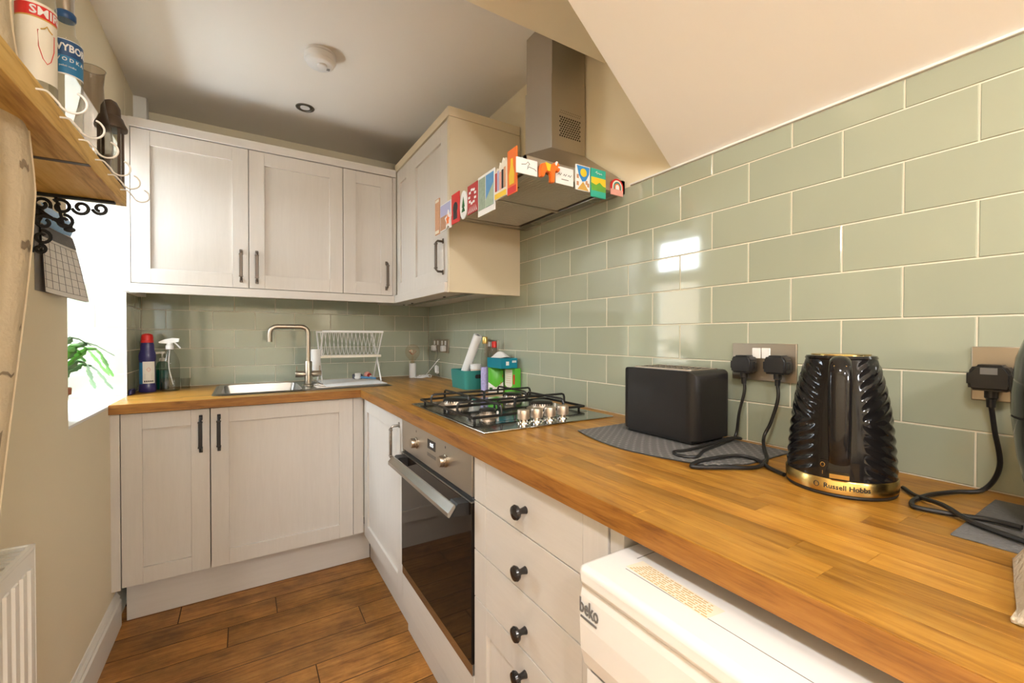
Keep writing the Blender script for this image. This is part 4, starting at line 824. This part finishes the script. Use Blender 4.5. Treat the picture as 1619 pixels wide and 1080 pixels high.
q.tube([K(0.0782,cz+0.0036*math.cos(2*PI*i/14),0.0225*-1-0.0+0.0028*math.sin(2*PI*i/14)) for i in range(14)],0.0006,5,True); q.tube([K(0.079,cz-0.010,-0.0225),K(0.079,cz-0.016,-0.0225)],0.0006,5)
part('on_off_mark',q,'gold',kt)
ta=ang+0.13
part('lettering',text_mb('Russell Hobbs',0.0112,lambda x,y,d:(kc[0]+(0.0817+d)*math.cos(ta+x/0.0815),kc[1]+(0.0817+d)*math.sin(ta+x/0.0815),ZW+0.0175+y),0.0003,bold=0.0002),'dark_text',rg)
q=MB(); ce=ta-0.52
q.tube([(kc[0]+0.0819*math.cos(ce+0.045*math.cos(2*PI*i/10)),kc[1]+0.0819*math.sin(ce+0.045*math.cos(2*PI*i/10)),ZW+0.0175+0.0045*math.sin(2*PI*i/10)) for i in range(10)],0.0005,5,True); part('emblem',q,'dark_text',rg)
# ---- air fryer at the right edge
af=thing('air_fryer','glossy black rounded appliance at the right edge','air fryer',(-0.172,-2.862,ZW+0.003)); ac=(-0.172,-2.862,0)
mo=solo('counter_mat',MB().box(-0.292,-0.06,-3.05,-2.70,ZW,ZW+0.0022,0.0005),'slate','dark grey mat under the black appliance at the right','mat')
zf=ZW+0.0026
part('lower_body',MB().lathe([(0.095,zf),(0.100,zf+0.006),(0.112,zf+0.05),(0.122,zf+0.10),(0.1275,zf+0.155)],ac,48),'black_gloss',af)
part('seam',MB().lathe([(0.1262,zf+0.155),(0.1262,zf+0.158)],ac,48),'gap_shade',af)
part('upper_body',MB().lathe([(0.1278,zf+0.158),(0.128,zf+0.19),(0.124,zf+0.235),(0.112,zf+0.275),(0.090,zf+0.305),(0.05,zf+0.322),(0.001,zf+0.325)],ac,48),'black_gloss',af)
part('basket_handle',MB().box(-0.36,-0.285,-2.885,-2.845,zf+0.10,zf+0.13,0.01),'black_matt',af)
z0=ZW+0.0045
q=MB().tube(spline([(-0.026,-2.688,1.062),(-0.024,-2.692,1.02),(-0.022,-2.698,0.96),(-0.030,-2.682,z0+0.003),(-0.076,-2.657,z0),(-0.129,-2.640,z0),(-0.184,-2.634,z0),(-0.215,-2.640,z0),(-0.220,-2.652,z0),(-0.206,-2.69,z0),(-0.201,-2.72,z0+0.003),(-0.205,-2.75,z0+0.004)]),0.0036,8); solo('appliance_cable',q,'rubber','black cable from the single socket trailing to the right','cable')
q=MB().tube(spline([(-0.128,-2.604,ZW+0.005),(-0.160,-2.630,ZW+0.005),(-0.197,-2.671,ZW+0.011),(-0.233,-2.709,ZW+0.0075),(-0.262,-2.765,ZW+0.0075),(-0.305,-2.83,ZW+0.0055)]),0.0036,8); solo('spare_cable',q,'rubber','black cable crossing the counter from the kettle base','cable')
# ---- folded towel
q=MB()
def tw_(u,v):
    x=-0.495+0.17*u; y=-2.79-0.24*v+0.03*u; ed=min(u,1-u,v,1-v); return (x,y,ZW+0.004+0.042*min(1,ed/0.12)**0.5+0.003*math.sin(9*u+7*v))
q.grid(tw_,16,16); q.box(-0.492,-0.328,-3.0,-2.785,ZW,ZW+0.006,0.002); solo('tea_towel',q,'towel','folded beige towel on the worktop at the lower right','towel')
# ---- tub group beside the hob
tb=thing('storage_tub','teal plastic storage tub near the wall','tub',(-0.10,-0.845,ZW))
P0=rrect(-0.160,-0.035,-0.935,-0.755,0.02,5); P1=rrect(-0.168,-0.028,-0.943,-0.747,0.024,5); P2=rrect(-0.165,-0.031,-0.940,-0.750,0.022,5); P3=rrect(-0.157,-0.038,-0.932,-0.758,0.018,5); n=len(P0); ztb=ZW+0.095
v=[(x,y,ZW) for x,y in P0]+[(x,y,ztb) for x,y in P1]+[(x,y,ztb) for x,y in P2]+[(x,y,ZW+0.004) for x,y in P3]; f=[tuple(range(n))[::-1],tuple(range(3*n,4*n))]+[(k*n+i,k*n+(i+1)%n,(k+1)*n+(i+1)%n,(k+1)*n+i) for k in range(3) for i in range(n)]
part('body',MB().add(v,f),'teal',tb); part('handle_hole',MB().prism(rrect(-0.112,-0.078,ZW+0.055,ZW+0.075,0.008,4),'y',-0.9415,-0.939),'gap_shade',tb)
r=thing('kitchen_roll','white paper roll leaning out of the teal tub','paper roll',(-0.125,-0.80,ZW+0.006))
a=Vector((-0.120,-0.785,ZW+0.010)); e=Vector((-0.072,-0.895,1.185)); part('roll',MB().tube([a,a+(e-a)*0.02,a+(e-a)*0.98,e],[0.021,0.023,0.023,0.0215],22),'white_matt',r); part('core',MB().tube([e-(e-a).normalized()*0.001,e+(e-a).normalized()*0.0008],0.009,14),'slate',r)
j=thing('jar','pink and white lidded jar in the teal tub','jar',(-0.085,-0.89,ZW+0.0046)); part('jar_body',MB().lathe([(0.026,ZW+0.0046),(0.028,ZW+0.008),(0.028,ZW+0.100)],(-0.085,-0.895,0),24),'jar_pink',j); part('lid',MB().lathe([(0.0295,ZW+0.100),(0.0295,ZW+0.122),(0.027,ZW+0.125),(0.001,ZW+0.126)],(-0.085,-0.895,0),24),'white_matt',j)
b=thing('oil_bottle','tall bottle with a floral sleeve and gold cap','bottle',(-0.098,-1.018,ZW)); bc=(-0.098,-1.018,0)
part('glass',MB().lathe([(0.018,ZW),(0.0195,ZW+0.003),(0.0195,ZW+0.155),(0.017,ZW+0.185),(0.012,ZW+0.215),(0.0115,ZW+0.238)],bc,24),'clear_glass',b); part('sleeve',MB().lathe([(0.020,ZW+0.004),(0.0202,ZW+0.118)],bc,24,cap=False),'floral',b); part('cap',MB().lathe([(0.0135,ZW+0.232),(0.014,ZW+0.235),(0.014,ZW+0.262),(0.012,ZW+0.266),(0.001,ZW+0.267)],bc,18),'gold',b)
b=thing('sauce_bottle','clear bottle with a red cap behind the floral bottle','bottle',(-0.045,-1.02,ZW)); bc=(-0.045,-1.015,0)
part('glass',MB().lathe([(0.022,ZW),(0.024,ZW+0.003),(0.024,ZW+0.165),(0.018,ZW+0.195),(0.012,ZW+0.215)],bc,24),'clear_glass',b); part('cap',MB().lathe([(0.0125,ZW+0.212),(0.013,ZW+0.238),(0.010,ZW+0.243),(0.001,ZW+0.244)],bc,18),'red',b); part('label',wrap(-PI,0,ZW+0.06,ZW+0.14,0.0243,bc,12),'paper',b)
p=thing('food_pouch','bright green and white pouch left of the beige-labelled carton','pouch',(-0.072,-1.085,ZW))
def pw(u,v,s): 
    x=-0.104+0.066*u; y=-1.062-0.030*u; th=0.020*(1-abs(2*v-0.9)**2*0.5)*math.sin(PI*min(max(u,0.02),0.98))**0.4
    return (x-0.42*s*th,y-0.90*s*th,ZW+0.118*v)
q=MB().grid(lambda u,v:pw(u,v,1),10,10).grid(lambda u,v:pw(1-u,v,-0.2),10,10); pb=part('bag',q,'green_bag',p)
part('white_band',MB().grid(lambda u,v:tuple(Vector(pw(u,v*(0.20+0.22*abs(2*u-1)),1))+Vector((-0.0004,-0.0008,0))),16,4),'white_matt',pb)
part('red_flash',MB().add([tuple(Vector(pw(0.80,0.30,1))+Vector((-0.001,-0.0015,0))),tuple(Vector(pw(0.97,0.22,1))+Vector((-0.001,-0.0015,0))),tuple(Vector(pw(0.97,0.75,1))+Vector((-0.001,-0.0015,0)))],[(0,1,2)],False),'red',pb); part('mark',MB().add([tuple(Vector(pw(a_,b_,1))+Vector((-0.0014,-0.002,0))) for a_,b_ in ((0.08,0.06),(0.28,0.06),(0.28,0.2),(0.08,0.2))],[(0,1,2,3)],False),'green_dark',pb)
bx=thing('food_carton','green carton with a beige label beside the pouch','carton',(-0.02,-1.14,ZW)); part('box',MB().box(-0.036,-0.004,-1.195,-1.100,ZW,ZW+0.118,0.001),'green_bag',bx); part('label',MB().prism([(-1.108,ZW+0.112),(-1.108,ZW+0.035),(-1.140,ZW+0.022),(-1.172,ZW+0.035),(-1.172,ZW+0.112)],'x',-0.0369,-0.0359),'bottle_label',bx); part('red_edge',MB().box(-0.0367,-0.0357,-1.194,-1.180,ZW+0.045,ZW+0.090),'red',bx)
for k in range(6): part('print_line',MB().box(-0.0374,-0.0368,-1.164,-1.116,ZW+0.048+0.010*k,ZW+0.0495+0.010*k),'sticker_ink',bx)
tbx=thing('tissue_box','teal blue tissue box on top of the pouch and carton','box',(-0.06,-1.12,ZW+0.1192)); zq=ZW+0.1192
part('box',MB().box(-0.100,-0.012,-1.178,-1.045,zq,zq+0.047,0.001),'teal_box',tbx); part('tissue',MB().grid(lambda u,v:(-0.085+0.06*u+0.004*math.sin(6*v),-1.15+0.10*v,zq+0.0475+0.045*math.sin(PI*u)*(0.3+0.7*(v))*math.sin(PI*min(1,v*0.9+0.1))),10,10),'white_matt',tbx)
part('sticker',MB().box(-0.074,-0.058,-1.1787,-1.1779,zq+0.014,zq+0.032),'white_matt',tbx); q=MB()
for i in range(3): q.box(-0.040+0.008*i,-0.0345+0.008*i,-1.1787,-1.1779,zq+0.026,zq+0.036)
part('print',q,'white_matt',tbx)
# ================================================================ LEFT WALL
# ---- shelf
sh_=thing('wall_shelf','rough pine shelf with hooks on the left wall','shelf',(-1.458,-1.7,1.535))
part('board',MB().box(XL+0.0005,-1.372,-1.640,-1.300,1.535,1.578,0.0015),'pine_y',sh_); part('board',MB().box(XL+0.0005,-1.371,-2.25,-1.6425,1.5345,1.579,0.0015),'pine_y',sh_)
part('bark_line',MB().box(-1.50,-1.37,-1.650,-1.634,1.5338,1.5347),'brown_metal',sh_)
def hook(y):
    h=[(-1.372,y,1.562),(-1.360,y+0.002,1.563),(-1.352,y+0.002,1.555),(-1.345,y+0.002,1.546)]+[(-1.330+0.017*math.cos(a),y+0.002,1.553+0.017*math.sin(a)) for a in (3.75,4.2,4.7,5.3,5.9,6.5,7.1,7.5)]
    return MB().tube(spline(h,3),0.0017,6)
for y in (-1.914,-1.8115,-1.71,-1.597,-1.495,-1.372): part('cup_hook',hook(y),'gloss_white',sh_)
def bracket(y,label):
    b=thing('shelf_bracket',label,'bracket',(XL,y,1.375)); F=lambda x,z:(XL+x,y,z)
    part('arm',MB().box(XL+0.0005,XL+0.158,y-0.008,y+0.008,1.5278,1.5343,0.002),'black_iron',b); part('wall_plate',MB().box(XL+0.0005,XL+0.006,y-0.008,y+0.008,1.385,1.528,0.002),'black_iron',b)
    def scroll(cx,cz,r,a0,turns,sgn=1,n=18): return [F(cx+r*(1-0.62*i/n)*math.cos(a0+sgn*turns*2*PI*i/n),cz+r*(1-0.62*i/n)*math.sin(a0+sgn*turns*2*PI*i/n)) for i in range(n+1)]
    for k,(cx,cz,r,a0,t,s) in enumerate(((0.020,1.506,0.017,-0.5,1.2,1),(0.055,1.505,0.019,2.4,1.1,-1),(0.092,1.508,0.018,3.4,1.15,1),(0.128,1.511,0.0155,3.4,1.2,1),(0.060,1.468,0.018,1.6,1.15,-1),(0.024,1.462,0.019,0.4,1.1,1),(0.020,1.424,0.018,1.6,1.15,-1),(0.016,1.394,0.012,1.6,1.1,-1))): part('scroll',MB().tube(scroll(cx,cz,r,a0,t,s),0.0040,6),'black_iron',b)
    part('brace',MB().tube([F(0.004,1.50),F(0.05,1.465),F(0.075,1.455)],0.0036,6).tube([F(0.045,1.528),F(0.055,1.48),F(0.06,1.452)],0.0036,6).tube([F(0.004,1.478),F(0.03,1.475),F(0.055,1.47)],0.0034,6).sphere(F(0.070,1.449),0.009,10,6,(1.3,0.5,0.8)),'black_iron',b)
bracket(-1.345,'black scrolled iron shelf bracket above the calendar')
zs=1.5795
def bottle(label,cx,cy,r,prof):
    b=thing('spirit_bottle',label,'bottle',(cx,cy,zs)); part('glass',MB().lathe([(rr,zs+h) for rr,h in prof],(cx,cy,0),36),'clear_glass',b); return b
ca=lambda cx,cy:math.atan2(-2.88-cy,-1.096-cx)
bx,by=-1.437,-1.676; b=bottle('large clear spirit bottle with a white label and red band',bx,by,0.03,[(0.026,0),(0.0285,0.004),(0.0285,0.24),(0.026,0.265),(0.012,0.30),(0.0105,0.35)])
cc=(bx,by,0); A=ca(bx,by)
part('shoulder_cap',MB().lathe([(0.0125,zs+0.33),(0.0128,zs+0.365),(0.001,zs+0.366)],cc,18),'red',b)
lb=part('label',wrap(A-1.35,A+1.35,zs+0.085,zs+0.232,0.0288,cc,22),'bottle_label',b); bd=part('red_band',wrap(A-1.3,A+1.3,zs+0.204,zs+0.227,0.0290,cc,22),'red',b); part('edge',wrap(A-1.3,A+1.3,zs+0.2015,zs+0.2042,0.0291,cc,22),'gold_label',bd)
on_=lambda cx,cy,r,a0,zc,k=1.0:(lambda x,y,d:(cx+(r+d)*math.cos(a0+k*x/r),cy+(r+d)*math.sin(a0+k*x/r),zc+y))
part('lettering',text_mb('SMIRNOFF',0.0225,on_(bx,by,0.0294,A+1.45,zs+0.2150),0.0002,bold=0.0004),'white_matt',bd)
W_=on_(bx,by,0.0292,A+0.50,zs+0.150); q=MB(); q.tube([W_(x,y,0) for x,y in ((-0.013,0.030),(0.013,0.030),(0.012,0.0),(0.006,-0.022),(0,-0.030),(-0.006,-0.022),(-0.012,0.0))],0.0007,5,True); part('shield',q,'red',lb)
q=MB(); 
q.tube([W_(x,y,0.0002) for x,y in ((-0.009,0.033),(-0.004,0.036),(0,0.042),(0.004,0.036),(0.009,0.033))],0.0012,5); part('crest',q,'gold_label',lb)
part('lower_label',wrap(A-0.9,A+0.9,zs+0.045,zs+0.066,0.0289,cc,14),'gold_label',b)
bx,by=-1.428,-1.547; b=bottle('slim clear spirit bottle with a blue label',bx,by,0.027,[(0.0245,0),(0.027,0.004),(0.027,0.150),(0.0265,0.152),(0.0268,0.155),(0.0268,0.228),(0.024,0.245),(0.0165,0.262),(0.0145,0.285),(0.0150,0.300)])
cc=(bx,by,0); A=ca(bx,by); lb=part('label',wrap(A-1.45,A+1.45,zs+0.166,zs+0.238,0.0273,cc,22),'label_blue',b); bd=part('band',wrap(A-1.45,A+1.45,zs+0.204,zs+0.238,0.0275,cc,22),'label_navy',lb)
part('border',wrap(A-1.45,A+1.45,zs+0.163,zs+0.166,0.0274,cc,22),'white_matt',b); part('border',wrap(A-1.45,A+1.45,zs+0.238,zs+0.2395,0.0274,cc,22),'white_matt',b)
part('lettering',text_mb('WYBOROWA',0.0215,on_(bx,by,0.0278,A+1.02,zs+0.221,0.78),0.0002,bold=0.0006),'white_matt',b); part('lettering',text_mb('V O D K A',0.0105,on_(bx,by,0.0277,A+0.30,zs+0.196),0.0002,bold=0.0002),'white_matt',b); part('print',text_mb('polish vodka',0.0055,on_(bx,by,0.0277,A+0.1,zs+0.182),0.0002),'white_matt',b)
part('neck_ring',MB().lathe([(0.0150,zs+0.292),(0.0172,zs+0.296),(0.0172,zs+0.306),(0.0150,zs+0.309)],cc,24),'label_navy',b); part('cap',MB().lathe([(0.0145,zs+0.309),(0.0145,zs+0.36),(0.001,zs+0.361)],cc,20),'steel',b)
b=thing('glass_carafe','curved smoky glass carafe on the shelf','carafe',(-1.416,-1.405,zs)); cc=(-1.416,-1.405,0)
part('glass',MB().lathe([(0.018,zs),(0.022,zs+0.003),(0.032,zs+0.03),(0.038,zs+0.07),(0.0365,zs+0.11),(0.028,zs+0.155),(0.0215,zs+0.195),(0.020,zs+0.225),(0.0225,zs+0.255),(0.0245,zs+0.265)],cc,36,cap=False),'carafe_glass',b); part('rim',MB().tube([(cc[0]+0.0245*math.cos(2*PI*i/28),cc[1]+0.0245*math.sin(2*PI*i/28),zs+0.265) for i in range(28)],0.0012,6,True),'clear_glass',b); part('foot',MB().lathe([(0.018,zs),(0.018,zs+0.004)],cc,28),'clear_glass',b)
b=thing('lantern','brown metal lantern at the far end of the shelf','lantern',(-1.398,-1.327,zs)); cc=(-1.398,-1.327,0); hw=0.020
part('base',MB().box(cc[0]-0.025,cc[0]+0.025,cc[1]-0.025,cc[1]+0.025,zs,zs+0.012,0.002),'brown_metal',b)
for sx in (-1,1):
    for sy in (-1,1): x=cc[0]+sx*hw; y=cc[1]+sy*hw; part('post',MB().box(x-0.003,x+0.003,y-0.003,y+0.003,zs+0.012,zs+0.15),'brown_metal',b)
for s_ in (-1,1):
    part('pane',MB().box(cc[0]-hw,cc[0]+hw,cc[1]+s_*hw-0.0005,cc[1]+s_*hw+0.0005,zs+0.013,zs+0.149),'clear_glass',b); part('pane',MB().box(cc[0]+s_*hw-0.0005,cc[0]+s_*hw+0.0005,cc[1]-hw,cc[1]+hw,zs+0.013,zs+0.149),'clear_glass',b)
rf=part('roof',MB().lathe([(0.026,zs+0.150),(0.034,zs+0.152),(0.035,zs+0.158),(0.029,zs+0.170),(0.025,zs+0.182),(0.021,zs+0.186),(0.020,zs+0.208),(0.013,zs+0.224),(0.003,zs+0.230)],cc,32),'brown_metal',b); part('candle',MB().lathe([(0.014,zs+0.0125),(0.014,zs+0.08),(0.002,zs+0.082)],cc,20),'paper',b)
# ---- calendar
cl=thing('calendar','wall calendar with curling pages below the shelf','calendar',(-1.53,-1.28,1.29))
part('back_sheet',MB().box(XL+0.0006,XL+0.002,-1.325,-1.105,1.293,1.515),'slate_light',cl)
def cal(t0):
    def f_(u,v):
        z=1.470-0.178*v; curl=0.012+t0+0.034*v**0.8; y=-1.300+0.196*u; x=XL+curl*(0.25+0.75*u**1.4)+0.002; return (x,y+0.012*v*u,z-0.012*u*v)
    return f_
for k in range(4): part('page',MB().grid(cal(-0.0025*k),10,10),'paper' if k==0 else 'slate_light',cl)
part('picture',MB().grid(lambda u,v:(XL+0.010+0.008*math.sin(PI*v)+0.001*u,-1.318+0.21*u,1.518-0.052*v),6,6),'blue_photo',cl)
part('month_picture',MB().grid(lambda u,v:tuple(Vector(cal(0.0)(u,0.02+0.18*v))+Vector((0.0008,-0.0004,0))),8,3),'slate',cl)
q=MB(); fn=cal(0.0)
for j in range(7): q.tube([Vector(fn(i/8,0.24+0.115*j))+Vector((0.0008,-0.0006,0)) for i in range(9)],0.0005,4)
for i in range(7): q.tube([Vector(fn(0.03+i*0.157,0.24+0.0863*k*1.0))+Vector((0.0008,-0.0006,0)) for k in range(9)],0.0005,4)
part('grid_lines',q,'grey_text',cl)
part('hanger',MB().tube([(XL+0.004,-1.215,1.515),(XL+0.004,-1.215,1.53)],0.0015,6),'steel',cl)
# ---- linen curtain at the left edge
q=MB()
E_=[(1.80,-1.86),(1.674,-1.844),(1.56,-1.80),(1.438,-1.770),(1.35,-1.784),(1.266,-1.800),(1.054,-1.849),(0.845,-1.897),(0.70,-1.92)]
def edge(z):
    for (za,ya_),(zb_,yb_) in zip(E_,E_[1:]):
        if z<=za and z>=zb_: t=(za-z)/(za-zb_); return ya_+(yb_-ya_)*t
    return E_[-1][1]
def cur(s):
    def f_(u,v):
        z=1.80-1.10*v; ye=edge(z); y=ye-0.42*u; return (-1.42+0.018*math.sin(16*u+2*v)*min(1,u*4)+s*0.004+0.006*math.sin(5*v),y,z)
    return f_
q.grid(cur(0),28,36).grid(lambda u,v:cur(-1)(1-u,v),28,36); q.tube([cur(0)(0,i/36) for i in range(37)],0.0021,6)
ct=solo('linen_curtain',q,'linen','beige printed linen hanging at the left edge','curtain'); part('rail',MB().tube([(-1.422,-2.32,1.803),(-1.422,-1.85,1.803)],0.006,8).tube([(XL+0.001,-1.93,1.803),(-1.422,-1.93,1.803)],0.005,8),'black_iron',ct)
for (u,v,w,h) in ((0.02,0.42,0.10,0.012),(0.10,0.30,0.05,0.01),(0.08,0.70,0.05,0.03),(0.05,0.62,0.12,0.004),(0.12,0.78,0.06,0.02),(0.03,0.55,0.03,0.006)):
    part('printed_mark',MB().grid(lambda a,b,u=u,v=v,w=w,h=h:tuple(Vector(cur(0)(u+w*a,v+h*b+0.004*math.sin(9*a)))+Vector((0.001,0,0))),5,2),'linen_mark',ct)
# ---- radiator
rd=thing('radiator','white panel radiator low on the left wall','radiator',(-1.5,-2.1,0.15)); xr=-1.457; y1r=-1.640
part('front_panel',MB().box(xr-0.012,xr,-2.45,y1r,0.15,0.752,0.003),'gloss_white',rd); q=MB()
for i in range(24): y=y1r-0.028-0.0335*i; q.prism([(y-0.011,0.0)][:0]+[(xr-0.0005,y-0.012),(xr+0.004,y-0.007),(xr+0.004,y+0.007),(xr-0.0005,y+0.012)],'z',0.185,0.720)
part('flutes',q,'gloss_white',rd); part('back_panel',MB().box(XL+0.012,XL+0.024,-2.45,y1r,0.15,0.752,0.003),'gloss_white',rd); part('end_cover',MB().box(XL+0.012,xr,y1r,y1r+0.003,0.15,0.757,0.001),'gloss_white',rd)
gr=part('top_grille',MB().box(XL+0.010,XL+0.016,-2.45,y1r,0.752,0.760).box(xr-0.008,xr+0.001,-2.45,y1r,0.752,0.760,0.001).box(XL+0.010,xr,y1r-0.004,y1r,0.752,0.760),'gloss_white',rd)
for i in range(38): part('slat',MB().box(XL+0.016,xr-0.008,y1r-0.012-0.021*i,y1r-0.004-0.021*i,0.7525,0.7575),'gloss_white',gr)
part('wall_bracket',MB().box(XL+0.0005,XL+0.012,-1.80,-1.77,0.2,0.7).box(XL+0.0005,XL+0.012,-2.35,-2.32,0.2,0.7),'gloss_white',rd)
# ---- plant on the sill
pl=thing('cactus_plant','leafy cactus in a terracotta pot on the window sill','plant',(-1.63,-1.0,0.9074)); pc=(-1.63,-0.99,0); zp=0.9074
part('pot',MB().lathe([(0.045,zp),(0.047,zp+0.002),(0.060,zp+0.085),(0.066,zp+0.085),(0.067,zp+0.105),(0.061,zp+0.105),(0.058,zp+0.09)],pc,32),'terracotta',pl); part('soil',MB().lathe([(0.058,zp+0.088),(0.001,zp+0.092)],pc,24),'soil',pl)
def stem(tip,mid,m,w=0.011,seg=7):
    b=Vector((pc[0],pc[1],zp+0.09)); pts=spline([b,Vector(mid),Vector(tip)],14); L_=len(pts)
    for s in range(seg):
        i0=int(s*(L_-1)/seg); i1=int((s+1)*(L_-1)/seg); q=MB(); v=[];f=[]; k=6
        for j in range(k+1):
            p=pts[i0].lerp(pts[i1],j/k); t=(pts[i1]-pts[i0]).normalized(); sd=t.cross(Vector((0.5,0.15,0.85))).normalized(); nn=t.cross(sd)
            ww=w*(0.35+0.65*math.sin(PI*(0.12+0.80*j/k)))*(1.22 if j in (2,4) else 0.95)
            v+=[p-sd*ww,p+nn*0.0015,p+sd*ww,p-nn*0.0015]
        for j in range(k):
            for e in range(4): f.append((4*j+e,4*j+(e+1)%4,4*j+4+(e+1)%4,4*j+4+e))
        f+=[(3,2,1,0),(4*k,4*k+1,4*k+2,4*k+3)]
        part('leaf_segment',q.add(v,f,False),m,pl)
for tip,mid,m in (((-1.585,-0.68,1.142),(-1.60,-0.87,1.165),'leaf_dark'),((-1.575,-0.40,1.095),(-1.595,-0.75,1.150),'leaf_dark'),((-1.58,-0.40,1.005),(-1.585,-0.68,1.135),'leaf'),((-1.578,-0.47,1.015),(-1.60,-0.78,1.150),'leaf'),((-1.585,-0.64,0.978),(-1.59,-0.78,1.09),'leaf_dark'),((-1.572,-0.45,0.955),(-1.59,-0.72,1.075),'leaf_dark'),((-1.60,-0.66,1.055),(-1.61,-0.82,1.11),'leaf'),((-1.66,-1.05,1.12),(-1.65,-1.03,1.08),'leaf'),((-1.70,-0.85,1.10),(-1.68,-0.93,1.12),'leaf'),((-1.60,-0.70,1.085),(-1.60,-0.84,1.135),'leaf')): stem(tip,mid,m)
# ================================================================ CEILING THINGS
zc=2.335
sd=thing('smoke_alarm','round white smoke alarm on the ceiling','smoke alarm',(-0.828,-0.985,zc-0.05)); sc=(-0.828,-0.955,0)
part('mount',MB().lathe([(0.058,zc-0.0004),(0.060,zc-0.004),(0.060,zc-0.012)],sc,36),'white_plastic',sd); part('seam',MB().lathe([(0.0575,zc-0.012),(0.0575,zc-0.014)],sc,36),'gap_shade',sd)
bd=part('body',MB().lathe([(0.0605,zc-0.014),(0.0605,zc-0.032),(0.058,zc-0.036),(0.056,zc-0.036),(0.052,zc-0.046),(0.046,zc-0.050),(0.001,zc-0.052)],sc,36),'white_plastic',sd); part('button',MB().lathe([(0.019,zc-0.050),(0.018,zc-0.058),(0.014,zc-0.060),(0.001,zc-0.0605)],(sc[0]+0.006,sc[1]-0.008,0),24),'white_plastic',bd)
q=MB()
for i in range(3): q.box(sc[0]+0.026,sc[0]+0.038,sc[1]+0.004+0.006*i,sc[1]+0.0065+0.006*i,zc-0.0512,zc-0.0495)
part('sounder_slots',q,'gap_shade',bd)
dl=thing('downlight','recessed steel downlight in the ceiling','downlight',(-0.831,-0.4625,zc-0.006)); dc=(-0.831,-0.4625,0)
part('bezel',MB().lathe([(0.030,zc-0.003),(0.034,zc-0.006),(0.0425,zc-0.004),(0.0435,zc-0.0004)],dc,32,cap=False),'steel_dark',dl); part('reflector',MB().lathe([(0.031,zc-0.003),(0.022,zc-0.0008)],dc,28,cap=False),'steel_dark',dl); part('lens',MB().lathe([(0.0225,zc-0.0022),(0.001,zc-0.0024)],dc,24),'paper',dl)
tk=solo('pipe_boxing',MB().box(-1.553,-1.495,-0.16,-0.1005,2.22,2.334,0.006),'white_paint','small white boxing in the top left ceiling corner','boxing')
# ---- added fill lamps behind the camera, fixtures made up
pd=thing('fill_pendant','unseen opal globe fill lamp added behind the camera','lamp',(-0.75,-4.7,1.855)); pc_=(-0.75,-4.7,0)
part('globe',MB().sphere((pc_[0],pc_[1],1.945),0.09,24,14),'fill_lamp_glow',pd); part('cord',MB().tube([(pc_[0],pc_[1],2.03),(pc_[0],pc_[1],2.318)],0.004,6),'white_plastic',pd); part('gallery',MB().lathe([(0.03,2.028),(0.035,2.04),(0.02,2.052)],pc_,16),'steel',pd)
def lamp(par,name,kind,loc,e,col=(0.97,0.98,1.0),size=0.12):
    l=bpy.data.lights.new(name,kind); l.energy=e; l.color=col
    if kind=='POINT': l.shadow_soft_size=size
    else: l.shape='DISK'; l.size=size
    o=link(bpy.data.objects.new(name,l),par); og=ORG[par]; o.location=(loc[0]-og[0],loc[1]-og[1],loc[2]-og[2]); return o
lamp(pd,'pendant_fill_light','POINT',(-0.75,-4.7,1.83),58)  # added fill for the far end and left wall
for x,y,e_,nm in ((-1.80,-3.2,15,'added round opal fill lamp nearest the window wall'),(-1.85,-4.6,25,'added round opal fill lamp nearest the back door')):
    c=thing('fill_ceiling_lamp',nm,'lamp',(x,y,2.70)); part('shade',MB().lathe([(0.15,2.753),(0.165,2.745),(0.16,2.715),(0.12,2.703),(0.001,2.70)],(x,y,0),32),'fill_lamp_glow',c); part('rim',MB().lathe([(0.17,2.754),(0.172,2.74),(0.166,2.738)],(x,y,0),32,cap=False),'chrome',c)
    lamp(c,'ceiling_fill_light','AREA',(x,y,2.695),e_,size=0.3)  # added fill light below the made-up shade
# ---- unseen wall added to dim the window's lower pane
solo('sky_block_wall',MB().box(-3.75,-3.55,-3.2,2.2,-0.3,1.85),'sky_block_brown','unseen brown wall added beyond the window to block sky','wall')
